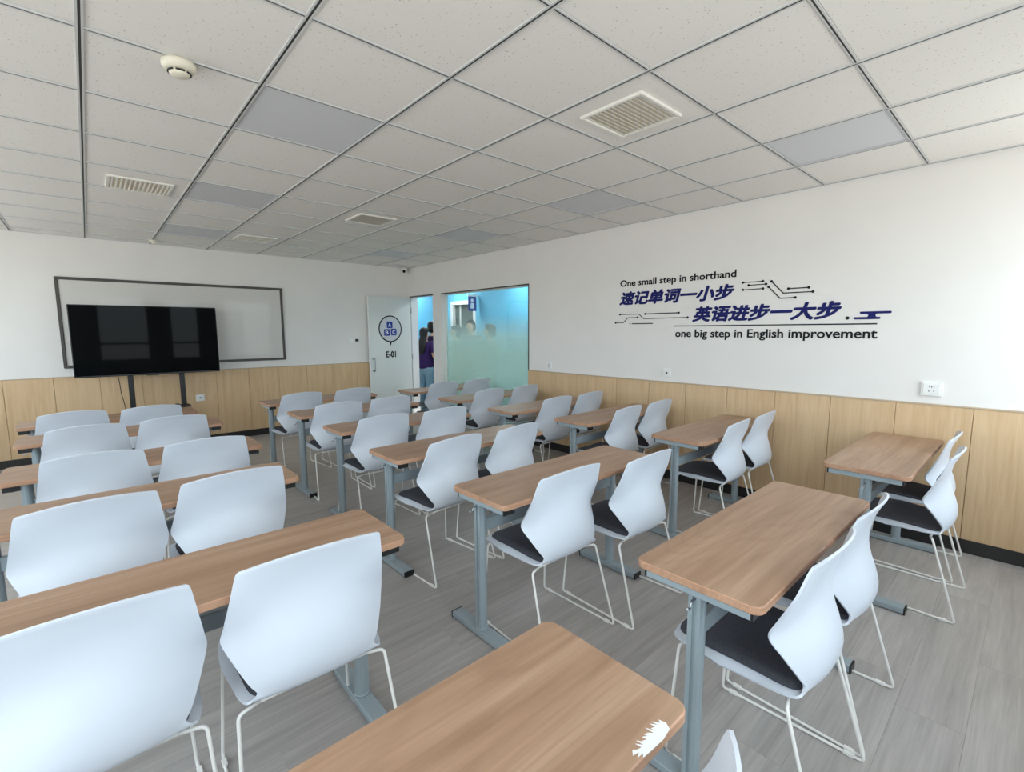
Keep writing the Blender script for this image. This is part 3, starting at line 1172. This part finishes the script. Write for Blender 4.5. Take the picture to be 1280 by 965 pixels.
# ================================================================== WALL LETTERING
def text_parts(body, href, width, bold, shear, depth, cjk):
    """list of meshes, one per character, in local xy (left edge x=0, baseline y=0); strokes are thickened by overlaid shifted copies"""
    cu = bpy.data.curves.new('lettering', 'FONT')
    cu.body = body
    cu.size = 1.0
    cu.resolution_u = 3
    o = bpy.data.objects.new('lettering', cu)
    COL.objects.link(o)
    bpy.context.view_layer.update()
    me = bpy.data.meshes.new_from_object(o.evaluated_get(bpy.context.evaluated_depsgraph_get()))
    bpy.data.objects.remove(o)
    bpy.data.curves.remove(cu)
    vs = [v.co.copy() for v in me.vertices]
    fs = [tuple(p.vertices) for p in me.polygons]
    bpy.data.meshes.remove(me)
    par = list(range(len(vs)))

    def find(i):
        while par[i] != i:
            par[i] = par[par[i]]
            i = par[i]
        return i
    for f in fs:
        for k in f[1:]:
            par[find(k)] = find(f[0])
    comp = {}
    for f in fs:
        comp.setdefault(find(f[0]), []).append(f)
    items = []
    for c in comp.values():
        xs = [vs[k].x for f in c for k in f]
        items.append([min(xs), max(xs), list(c)])
    items.sort(key=lambda q: q[0])
    xmin = min(q[0] for q in items)
    xmax = max(q[1] for q in items)
    groups = []
    if cjk:
        cells = {}
        for q in items:
            cells.setdefault(int(math.floor((q[0]+q[1])/2)), [9e9, 0, []])[2].extend(q[2])
        groups = [cells[k][2] for k in sorted(cells)]
    else:
        cur = None
        for q in items:
            if cur and q[0] < cur[1]-0.02*0:
                cur[1] = max(cur[1], q[1])
                cur[2].extend(q[2])
            else:
                cur = [q[0], q[1], list(q[2])]
                groups.append(cur)
        groups = [g[2] for g in groups]
    total = xmax-xmin+2*bold+shear*0.9*(1 if shear else 0)
    sx = width/total
    out = []
    shifts = [(0.0, 0.0)]
    if bold > 0:
        shifts += [(bold*cos(pi*k/4), bold*sin(pi*k/4)) for k in range(8)]
    for g in groups:
        mb = MB()
        for n, (dx, dy) in enumerate(shifts):
            ids = {}
            lv = []
            for f in g:
                for k in f:
                    if k not in ids:
                        ids[k] = len(lv)
                        p = vs[k]
                        yy = p.y+dy
                        lv.append(((p.x-xmin+bold+dx+shear*(yy+0.1))*sx, yy*href, depth-n*0.00002))
            mb.add(lv, [tuple(ids[k] for k in f) for f in g])
            # side walls
            cnt = {}
            for f in g:
                for q in range(len(f)):
                    e = (f[q], f[(q+1) % len(f)])
                    if (e[1], e[0]) in cnt:
                        del cnt[(e[1], e[0])]
                    else:
                        cnt[e] = 1
            for a_, b_ in cnt:
                pa, pb = lv[ids[a_]], lv[ids[b_]]
                mb.add([pa, pb, (pb[0], pb[1], 0), (pa[0], pa[1], 0)], [(0, 1, 2, 3)])
        m2 = bpy.data.meshes.new('letter')
        m2.from_pydata(mb.v, [], mb.f)
        m2.update()
        out.append(m2)
    return out


def text_obj(name, body, mat, parent, basis, origin, href, width, bold=0.0, shear=0.0, depth=0.003, cjk=False):
    for me in text_parts(body, href, width, bold, shear, depth, cjk):
        me.materials.append(mat)
        o = bpy.data.objects.new(name, me)
        COL.objects.link(o)
        o.parent = parent
        o.matrix_local = Matrix.Translation(origin) @ basis


# right wall: text runs towards -y, up is z, faces -x
B_RIGHT = Matrix(((0, 0, -1, 0), (-1, 0, 0, 0), (0, 1, 0, 0), (0, 0, 0, 1)))
LP = Vector((WX-0.0005, 0, 0))
wl = thing('wall_lettering', 'navy and charcoal slogan lettering with circuit lines on the white right wall', 'wall lettering', (WX, 0.7, 1.7))


def WP(yw, z):
    return Vector((-0.0005, yw-0.7, z-1.7))


text_obj('letter', 'One small step in shorthand', M['ink'], wl, B_RIGHT, WP(1.845, 1.951), 0.092, 1.215, 0.020)
text_obj('character', '速记单词一小步', M['navy'], wl, B_RIGHT, WP(1.855, 1.770), 0.142, 1.225, 0.042, 0.22, 0.003, True)
text_obj('character', '英语进步一大步', M['navy'], wl, B_RIGHT, WP(1.025, 1.582), 0.142, 1.205, 0.042, 0.22, 0.003, True)
text_obj('letter', 'one big step in English improvement', M['ink'], wl, B_RIGHT, WP(1.19, 1.424), 0.102, 1.592, 0.020)


def wall_x(p):      # local prism coordinates (u to the right, v up, w off the wall) to the lettering's own frame
    return (-0.0005-p[2], -(p[0])-0.7, p[1]-1.7)


def stroke(points, width, dots, mat=None):
    """thin line with round end dots, points as (world y, z)"""
    mb = MB()
    pts = [Vector((-a, b)) for a, b in points]
    for i in range(len(pts)-1):
        d = (pts[i+1]-pts[i]).normalized()
        n = Vector((-d.y, d.x))*width/2
        a, b = pts[i]-d*width*0.4, pts[i+1]+d*width*0.4
        mb.prism([tuple(a-n), tuple(b-n), tuple(b+n), tuple(a+n)], 0, 0.003, xform=wall_x)
    for k in dots:
        mb.prism(disc(pts[k].x, pts[k].y, 0.0105, 14), 0, 0.0032, xform=wall_x)
    return mb.build('circuit_line', mat or M['ink'], wl)


stroke([(1.841, 1.658), (1.605, 1.656), (1.55, 1.609), (1.068, 1.609)], 0.007, (0, 3))
stroke([(1.533, 1.656), (1.161, 1.656)], 0.009, (0, 1))
stroke([(1.894, 1.571), (1.796, 1.571), (1.741, 1.621), (1.621, 1.622)], 0.007, (0, 3))
stroke([(1.684, 1.558), (1.445, 1.558)], 0.009, ())
stroke([(1.716, 1.558), (1.712, 1.558)], 0.009, ())
stroke([(0.571, 1.896), (0.407, 1.896)], 0.007, (0, 1))
stroke([(0.521, 1.870), (0.381, 1.870)], 0.007, (0, 1))
stroke([(0.567, 1.834), (0.403, 1.834)], 0.007, (0, 1))
stroke([(0.338, 1.889), (0.243, 1.787), (0.03, 1.786)], 0.008, (0, 2))
stroke([(0.359, 1.845), (0.265, 1.746), (0.153, 1.747)], 0.008, (0, 2))
stroke([(0.207, 1.820), (0.061, 1.820)], 0.008, (0, 1))
stroke([(1.202, 1.529), (-0.391, 1.529)], 0.009, ()).name = 'underline'
MB().prism(disc(0.211, 1.574, 0.0125, 16), 0, 0.003, xform=wall_x).build('full_stop', M['ink'], wl)


def pill(u0, u1, v, r, n=8):
    pts = []
    for i in range(n+1):
        a = -pi/2+pi*i/n
        pts.append((u1+r*cos(a), v+r*sin(a)))
    for i in range(n+1):
        a = pi/2+pi*i/n
        pts.append((u0+r*cos(a), v+r*sin(a)))
    return pts


cl = MB()
cl.prism(pill(0.295, 0.465, 1.611, 0.0085), 0, 0.003, xform=wall_x)
cl.prism(pill(0.258, 0.403, 1.571, 0.0085), 0, 0.003, xform=wall_x)
neck = [(0.325, 1.575), (0.395, 1.575)]
for i in range(7):
    a = -pi/2-pi*i/6
    neck.append((0.395+0.014*cos(a)*1.0, 1.591+0.014*sin(a)))
neck += [(0.400, 1.607), (0.320, 1.607)]
for i in range(7):
    a = pi/2-pi*i/6
    neck.append((0.325+0.014*cos(a), 1.591+0.014*sin(a)))
cl.prism(neck, 0, 0.0029, xform=wall_x)
cl.build('cloud_mark', M['navy'], wl)

# ---- sign on the door leaf (faces -y, text runs along +x)
B_BACK = Matrix(((1, 0, 0, 0), (0, 0, -1, 0), (0, 1, 0, 0), (0, 0, 0, 1)))
sy = leaf_y0-0.0005
ds = thing('door_sign', 'round speech-bubble room sign with blue letter blocks on the white door', 'sign', (3.785, sy, 1.10))


def door_x(p):
    return (p[0]-3.785, -p[2], p[1]-1.10)


ell = lambda rx, rz, n=40: [(3.785+rx*cos(2*pi*i/n), 1.532+rz*sin(2*pi*i/n)) for i in range(n)]
MB().prism(ell(0.214, 0.226), 0, 0.002, xform=door_x).build('bubble_ring', M['ink'], ds)
MB().prism(ell(0.194, 0.206), 0, 0.003, xform=door_x).build('bubble_face', M['sign_fill'], ds)
MB().prism([(3.782, 1.236), (3.805, 1.315), (3.765, 1.315)], 0, 0.002, xform=door_x).build('bubble_tail', M['ink'], ds)
for ch, bx, bz in (('A', 3.772, 1.600), ('B', 3.718, 1.472), ('C', 3.845, 1.478)):
    b = MB().prism(rrect(bx-0.052, bx+0.052, bz-0.056, bz+0.056, 0.016, 4), 0.003, 0.006, xform=door_x).build('letter_block', M['blue_sign'], ds)
    text_obj('letter', ch, M['sign_white'], b, B_BACK, Vector((bx-3.785-0.027, -0.006, bz-1.10-0.031)), 0.086, 0.054, 0.018, 0, 0.002)
text_obj('room_number', 'E-01', M['ink'], ds, B_BACK, Vector((3.695-3.785, 0, 1.052-1.10)), 0.142, 0.180, 0.030)

# ================================================================== SMALL WALL FITTINGS
def socket(name, label, loc, facing, kind, w=0.086):
    o = thing(name, label, 'socket' if kind != 'switch' else 'switch', loc, {'x': -pi/2, 'y': 0}[facing])
    MB().cbox(-w/2, w/2, -0.010, 0, -0.043, 0.043, 0.003).build('plate', M['plate'], o)
    MB().cbox(-w/2+0.012, w/2-0.012, -0.013, -0.010, -0.031, 0.031, 0.001).build('insert', M['plate'], o)
    if kind == 'socket':
        for dx, dz, rz in ((-0.011, -0.012, 0.5), (0.011, -0.012, -0.5), (0, 0.013, 0), (-0.010, 0.016, 0), (0.010, 0.016, 0)):
            MB().box(dx-0.0018, dx+0.0018, -0.0135, -0.0128, dz-0.005, dz+0.005).build('slot', M['dark_slot'], o)
    elif kind == 'switch':
        MB().cbox(-0.014, 0.014, -0.016, -0.013, -0.026, 0.026, 0.001).build('rocker', M['sign_fill'], o)
    else:
        MB().box(-0.010, 0.010, -0.0135, -0.0128, -0.009, 0.009).build('port', M['dark_slot'], o)
    return o


s1 = socket('wall_socket', 'white power socket on the right wall nearest the camera', (WX, -0.728, 1.083), 'x', 'socket', 0.10)
s1.scale = (1.15, 1.6, 1.15)
socket('wall_socket', 'faint white socket plate on the right wall under the slogan lettering', (WX, 1.263, 1.067), 'x', 'port')
socket('wall_switch', 'white switch plate on the right wall beside the frosted glass screen', (WX, 2.88, 1.056), 'x', 'switch')
socket('wall_socket', 'white socket on the oak panelling right of the television stand', (0.997, BY-PT-0.001, 0.613), 'y', 'port', 0.10)
th = thing('thermostat', 'white thermostat with small dark display beside the open door', 'thermostat', (3.169, BY, 1.339))
MB().cbox(-0.095, -0.005, -0.012, 0, -0.043, 0.043, 0.003).build('switch_plate', M['plate'], th)
MB().cbox(0.0, 0.09, -0.016, 0, -0.043, 0.043, 0.003).build('controller', M['plate'], th)
MB().box(0.022, 0.078, -0.0175, -0.016, -0.012, 0.030).build('display', M['dark_slot'], th)
MB().cbox(-0.07, -0.03, -0.016, -0.012, -0.028, 0.028, 0.001).build('rocker', M['plate'], th)

cc = thing('security_camera', 'small white dome security camera in the ceiling corner', 'camera', (4.09, BY-0.07, H-0.008))
MB().lathe([(0.0, 0), (0.052, 0), (0.055, -0.012), (0.05, -0.03), (0.044, -0.035)], 20).build('base', M['plate'], cc)
MB().lathe([(0.046, -0.030), (0.048, -0.05), (0.042, -0.075), (0.026, -0.093), (0.0, -0.098)], 20).build('body', M['plate'], cc)
eye = MB().lathe([(0.0, 0.0), (0.026, 0.0), (0.026, 0.014), (0.018, 0.02), (0.0, 0.022)], 16).build('lens', M['screen'], cc, (-0.018, -0.03, -0.062))
eye.rotation_euler = Vector((-0.55, -0.8, -0.25)).to_track_quat('Z', 'Y').to_euler()

# ================================================================== CEILING FITTINGS
LEDN = {(1, 2): 'unlit square ceiling light panel nearest the camera, left row', (1, 5): 'unlit square ceiling light panel, second in the left row',
        (1, 8): 'unlit square ceiling light panel nearest the whiteboard wall', (5, -1): 'unlit square ceiling light panel above the lettered wall, nearest camera',
        (5, 2): 'unlit square ceiling light panel, second in the right row', (5, 5): 'unlit square ceiling light panel, third in the right row',
        (5, 8): 'unlit square ceiling light panel in front of the corner camera', (1, -1): 'unlit square ceiling light panel overhead behind the camera',
        (-3, 2): 'unlit square ceiling light panel by the left wall, nearer', (-3, 5): 'unlit square ceiling light panel by the left wall, farther'}
led_frame_mesh = MB()
for a, b, c, d in ((-0.289, 0.289, -0.289, -0.277), (-0.289, 0.289, 0.277, 0.289), (-0.289, -0.277, -0.277, 0.277), (0.277, 0.289, -0.277, 0.277)):
    led_frame_mesh.box(a, b, c, d, 0, 0.02)
led_frame_mesh = led_frame_mesh.mesh('frame', M['led_frame'])
led_diff_mesh = MB().box(-0.277, 0.277, -0.277, 0.277, 0.002, 0.02).mesh('diffuser', M['led'])
for (i, j) in LED_TILES:
    t = thing('ceiling_light', LEDN[i, j], 'ceiling light', (i*T+0.3, j*T+0.3, H+0.002), 0, 'unlit ceiling light panels')
    child('frame', led_frame_mesh, t)
    child('diffuser', led_diff_mesh, t)

sd = thing('smoke_detector', 'cream round smoke detector on the ceiling grid', 'smoke detector', (0.30, 1.235, H-0.004))
MB().lathe([(0.0, 0), (0.060, 0), (0.062, -0.010), (0.060, -0.020), (0.052, -0.030), (0.040, -0.034)], 28).build('base', M['cream'], sd)
MB().lathe([(0.038, -0.034), (0.036, -0.046), (0.028, -0.052), (0.0, -0.054)], 28).build('sensing_chamber', M['cream'], sd)
for k in range(6):
    a0 = k*pi/3
    pts = [(0.0395*cos(a0+0.08+i*0.11), 0.0395*sin(a0+0.08+i*0.11), -0.040) for i in range(8)]
    MB().tube(pts, 0.0035, 6).build('vent_slot', M['black_plastic'], sd)
sp = thing('ceiling_sensor', 'small white sensor on the ceiling near the whiteboard wall', 'sensor', (0.61, 5.95, H-0.004))
MB().lathe([(0.0, 0), (0.045, 0), (0.047, -0.010), (0.040, -0.02)], 20).build('base', M['cream'], sp)
MB().lathe([(0.030, -0.02), (0.028, -0.036), (0.018, -0.044), (0.0, -0.045)], 20).build('cap', M['cream'], sp)


def diffuser(x, y, label, half=0.165):
    t = thing('air_diffuser', label, 'air vent', (x, y, H), 0, 'square louvred air vents')
    h = half
    for a, b, c, d in ((-h-0.02, h+0.02, h, h+0.02), (-h-0.02, h+0.02, -h-0.02, -h), (-h-0.02, -h, -h, h), (h, h+0.02, -h, h)):
        MB().cbox(a, b, c, d, -0.012, 0.002, 0.003).build('frame_bar', M['vent_white'], t)
    MB().box(-h, h, -h, h, -0.001, 0.002).build('backing', M['vent_dark'], t)
    n = 13
    sl = MB()
    pitch = 2*h/n
    sl.add([(-h, -0.003, -0.0105), (h, -0.003, -0.0105), (h, pitch*0.80, -0.002), (-h, pitch*0.80, -0.002),
            (-h, -0.003, -0.012), (h, -0.003, -0.012), (h, pitch*0.80, -0.0035), (-h, pitch*0.80, -0.0035)],
           [(0, 1, 2, 3), (7, 6, 5, 4), (0, 4, 5, 1), (1, 5, 6, 2), (2, 6, 7, 3), (3, 7, 4, 0)])
    sm = sl.mesh('slat', M['vent_white'])
    for k in range(n):
        child('slat', sm, t, (0, -h+pitch*(k+0.2), 0))
    return t


diffuser(2.105, 0.30, 'square louvred ceiling vent in the foreground centre')
diffuser(2.105, 3.30, 'square louvred ceiling vent farther back over the middle desks')


def grille(x, y, label):
    t = thing('air_grille', label, 'air vent', (x, y, H), 0, 'rectangular slotted air vents')
    hx, hy = 0.195, 0.185
    for a, b, c, d in ((-hx, hx, hy-0.02, hy), (-hx, hx, -hy, -hy+0.02), (-hx, -hx+0.02, -hy+0.02, hy-0.02), (hx-0.02, hx, -hy+0.02, hy-0.02)):
        MB().cbox(a, b, c, d, -0.010, 0.002, 0.002).build('frame_bar', M['vent_white'], t)
    MB().box(-hx+0.02, hx-0.02, -hy+0.02, hy-0.02, -0.001, 0.002).build('backing', M['vent_dark'], t)
    n = 13
    sm = MB().box(-0.0045, 0.0045, -hy+0.02, hy-0.02, -0.010, -0.001).mesh('slat', M['vent_white'])
    for k in range(n):
        child('slat', sm, t, (-hx+0.02+(2*hx-0.04)*(k+0.5)/n, 0, 0))
    return t


grille(0.315, 3.41, 'rectangular slotted ceiling vent over the left desks')
grille(1.50, 5.10, 'rectangular slotted ceiling vent near the whiteboard wall')

# ================================================================== CORRIDOR SIGN AND PEOPLE
cs = thing('hanging_sign', 'small blue projecting sign beside the corridor door', 'sign', (CX, 6.66, 1.90))
MB().cbox(-0.25, -0.05, -0.012, 0.012, 0.0, 0.29, 0.003).build('sign_panel', M['blue_sign'], cs)
MB().cbox(-0.26, 0.0, -0.02, 0.02, 0.29, 0.33, 0.003).build('bracket', M['sign_white'], cs)
MB().prism(disc(-0.16, 0.215, 0.035, 14), 0, 0.003, xform=lambda p: (p[0], -0.012-p[2], p[1])).build('pictogram_head', M['sign_white'], cs)
MB().prism([(-0.21, 0.05), (-0.11, 0.05), (-0.125, 0.16), (-0.195, 0.16)], 0, 0.003, xform=lambda p: (p[0], -0.012-p[2], p[1])).build('pictogram_body', M['sign_white'], cs)


def skin_mesh(name, verts, edges, radii, mat, root=0, sub=2):
    me = bpy.data.meshes.new(name)
    me.from_pydata([tuple(v) for v in verts], edges, [])
    o = bpy.data.objects.new(name, me)
    COL.objects.link(o)
    md = o.modifiers.new('skin', 'SKIN')
    md.use_smooth_shade = True
    for i, sv in enumerate(me.skin_vertices[0].data):
        r = radii[i]
        sv.radius = r if isinstance(r, tuple) else (r, r)
        sv.use_root = (i == root)
    sb = o.modifiers.new('sub', 'SUBSURF')
    sb.levels = sub
    sb.render_levels = sub
    bpy.context.view_layer.update()
    out = bpy.data.meshes.new_from_object(o.evaluated_get(bpy.context.evaluated_depsgraph_get()))
    bpy.data.objects.remove(o)
    bpy.data.meshes.remove(me)
    out.name = name
    out.materials.clear()
    out.materials.append(mat)
    out.polygons.foreach_set('use_smooth', [True]*len(out.polygons))
    return out


def person(loc, facing, ht, label, shirt, trousers, long_hair, arm_pose, hem=0.44):
    """facing: angle about z of the local +y; joints in fractions of body height"""
    t = thing('person', label, 'person', loc, facing)
    S = ht
    V, E, Rr = [], [], []

    def add(p, r, parent=None):
        V.append(Vector(p)*S)
        Rr.append(tuple(c*S for c in r) if isinstance(r, tuple) else r*S)
        if parent is not None:
            E.append((parent, len(V)-1))
        return len(V)-1
    pel = add((0, 0, 0.52), (0.085, 0.062))
    sp1 = add((0, 0.004, 0.62), (0.072, 0.052), pel)
    ch = add((0, 0, 0.73), (0.088, 0.06), sp1)
    nb = add((0, -0.006, 0.815), (0.05, 0.04), ch)
    nk = add((0, 0.0, 0.85), 0.031, nb)
    jw = add((0, 0.012, 0.882), (0.034, 0.044), nk)
    hd = add((0, 0.008, 0.93), (0.046, 0.058), jw)
    tp = add((0, 0.0, 0.972), (0.034, 0.044), hd)
    arms = {}
    for s in (-1, 1):
        hip = add((s*0.05, 0, 0.49), 0.056, pel)
        kn = add((s*0.056, 0.012, 0.275), 0.036, hip)
        an = add((s*0.058, -0.008, 0.045), 0.022, kn)
        add((s*0.064, 0.065, 0.018), (0.024, 0.016), an)
        sh = add((s*0.105, -0.004, 0.795), 0.036, ch)
        if arm_pose == 'folded':
            el = add((s*0.135, 0.015, 0.635), 0.026, sh)
            wr = add((s*0.075, 0.145, 0.69), 0.017, el)
            d = Vector((-s*0.35, 0.6, 0.45)).normalized()
        elif arm_pose == 'bag':
            el = add((s*0.135, -0.01, 0.63), 0.026, sh)
            wr = add((s*0.12, 0.11, 0.60), 0.017, el)
            d = Vector((-s*0.2, 0.9, 0.1)).normalized()
        else:
            el = add((s*0.135, -0.012, 0.63), 0.026, sh)
            wr = add((s*0.14, 0.02, 0.49), 0.017, el)
            d = Vector((0, 0.12, -1)).normalized()
        side = d.cross(Vector((s, 0, 0.3))).normalized()
        wv = V[wr]/S
        pm = add(wv+d*0.028, (0.019, 0.013), wr)
        pv = V[pm]/S
        for fi, (off, ln) in enumerate(((-0.016, 0.040), (-0.005, 0.046), (0.006, 0.043), (0.016, 0.034))):
            k1 = add(pv+d*0.022+side*off, 0.0058, pm)
            curl = Vector((-s*0.35, 0.1, -0.2))
            k2 = add(V[k1]/S+(d+curl*0.5).normalized()*ln*0.5, 0.0052, k1)
            add(V[k2]/S+(d+curl*1.4).normalized()*ln*0.5, 0.0045, k2)
        th1 = add(wv+d*0.014-side*0.022, 0.0068, wr)
        add(V[th1]/S+(d-side*0.5).normalized()*0.03, 0.0055, th1)
        arms[s] = (V[sh]/S, V[el]/S, V[wr]/S)
    child('body', skin_mesh('body', V, E, Rr, M['skin']), t)
    # face
    fc = MB()
    fc.lathe([(0.0, 0.011), (0.004, 0.008), (0.0075, 0.0), (0.006, -0.004), (0.0, -0.006)], 10, origin=(0, 0, 0))
    nose = fc.build('nose', M['skin'], t, Vector((0, 0.064, 0.918))*S)
    nose.scale = (S*0.8, S*1.0, S*1.2)
    for s in (-1, 1):
        MB().lathe([(0.0, 0.005), (0.005, 0.0), (0.0, -0.005)], 10).build('eye', M['eye'], t, Vector((s*0.019, 0.0595, 0.932))*S).scale = (S, S*0.5, S*0.7)
        MB().lathe([(0.0, 0.016), (0.008, 0.010), (0.010, 0.0), (0.006, -0.012), (0.0, -0.016)], 10).build('ear', M['skin'], t, Vector((s*0.047, 0.002, 0.922))*S).scale = (S*0.5, S, S)
    mouth = MB().cbox(-0.014, 0.014, -0.002, 0.002, -0.002, 0.002, 0.001).build('mouth', M['eye'], t, Vector((0, 0.056, 0.896))*S)
    mouth.scale = (S, S, S)
    # shirt
    SV, SE, SR = [], [], []

    def sadd(p, r, parent=None):
        SV.append(Vector(p)*S)
        SR.append(tuple(c*S for c in r) if isinstance(r, tuple) else r*S)
        if parent is not None:
            SE.append((parent, len(SV)-1))
        return len(SV)-1
    a0 = sadd((0, 0, hem), (0.112, 0.086))
    a1 = sadd((0, 0, 0.54), (0.108, 0.082), a0)
    a2 = sadd((0, 0.002, 0.63), (0.096, 0.07), a1)
    a3 = sadd((0, 0, 0.73), (0.104, 0.073), a2)
    a4 = sadd((0, -0.004, 0.812), (0.062, 0.05), a3)
    for s in (-1, 1):
        sh, el, wr = arms[s]
        b1 = sadd(sh, 0.047, a3)
        sadd(sh.lerp(el, 0.72), 0.041, b1)
    child('t_shirt', skin_mesh('t_shirt', SV, SE, SR, shirt), t)
    # trousers
    TV_, TE, TR = [], [], []

    def tadd(p, r, parent=None):
        TV_.append(Vector(p)*S)
        TR.append(tuple(c*S for c in r) if isinstance(r, tuple) else r*S)
        if parent is not None:
            TE.append((parent, len(TV_)-1))
        return len(TV_)-1
    p0 = tadd((0, 0, 0.555), (0.095, 0.072))
    p1 = tadd((0, 0, 0.51), (0.098, 0.074), p0)
    for s in (-1, 1):
        h1 = tadd((s*0.052, 0, 0.45), 0.066, p1)
        k1 = tadd((s*0.057, 0.012, 0.275), 0.050, h1)
        tadd((s*0.058, -0.006, 0.055), 0.043, k1)
    child('trousers', skin_mesh('trousers', TV_, TE, TR, trousers), t)
    for s in (-1, 1):
        q = [Vector((s*0.058, -0.028, 0.022))*S, Vector((s*0.060, 0.02, 0.026))*S, Vector((s*0.064, 0.085, 0.018))*S]
        child('shoe', skin_mesh('shoe', q, [(0, 1), (1, 2)], [(0.03*S, 0.021*S), (0.03*S, 0.022*S), (0.028*S, 0.016*S)], M['shoe']), t)
    # hair: a cap over the skull, with a long fall down the back where the photo shows it
    levels = [(0.998, -0.002, 0.004, 0.004), (0.996, -0.003, 0.022, 0.026), (0.988, -0.004, 0.038, 0.046), (0.972, -0.006, 0.049, 0.058), (0.952, -0.012, 0.054, 0.057),
              (0.930, -0.020, 0.054, 0.048), (0.905, -0.024, 0.052, 0.042), (0.880, -0.026, 0.046, 0.034)]
    if long_hair:
        levels += [(0.85, -0.034, 0.053, 0.036), (0.81, -0.048, 0.062, 0.036), (0.77, -0.060, 0.063, 0.030), (0.73, -0.068, 0.056, 0.024), (0.69, -0.070, 0.044, 0.016), (0.67, -0.070, 0.028, 0.008)]
    else:
        levels += [(0.865, -0.026, 0.036, 0.024), (0.858, -0.026, 0.018, 0.012)]
    hb = MB()
    sg = 20
    hv = [(rx*cos(2*pi*k/sg)*S, (cy_+ry*sin(2*pi*k/sg))*S, z*S) for z, cy_, rx, ry in levels for k in range(sg)]
    hf = [(i*sg+k, i*sg+(k+1) % sg, (i+1)*sg+(k+1) % sg, (i+1)*sg+k) for i in range(len(levels)-1) for k in range(sg)]
    hf += [tuple(range(sg)), tuple(reversed([(len(levels)-1)*sg+k for k in range(sg)]))]
    hb.add(hv, hf, 0, True)
    hb.build('hair', M['hair'], t)
    return t


person((4.74, 6.68, 0), radians(-72), 1.57, 'person with long black hair in a purple T-shirt and light jeans in the doorway', M['purple'], M['jeans_light'], True, 'folded', 0.47)
person((5.12, 6.98, 0), radians(-85), 1.70, 'dark-haired person in dark purple partly hidden at the doorway edge', M['dark_purple'], M['trousers_dark'], False, 'bag', 0.47)
person((4.95, 5.95, 0), radians(60), 1.60, 'leftmost blurred person silhouette behind the frosted glass', M['shirt_grey'], M['trousers_dark'], False, 'down')
person((5.38, 6.08, 0), radians(120), 1.71, 'middle blurred person silhouette behind the frosted glass', M['shirt_grey'], M['trousers_dark'], False, 'down')
person((4.95, 4.97, 0), radians(30), 1.61, 'rightmost blurred person silhouette behind the frosted glass', M['shirt_grey'], M['trousers_dark'], False, 'down')

# link order does not matter; make sure nothing is left at odd scale
bpy.context.view_layer.update()
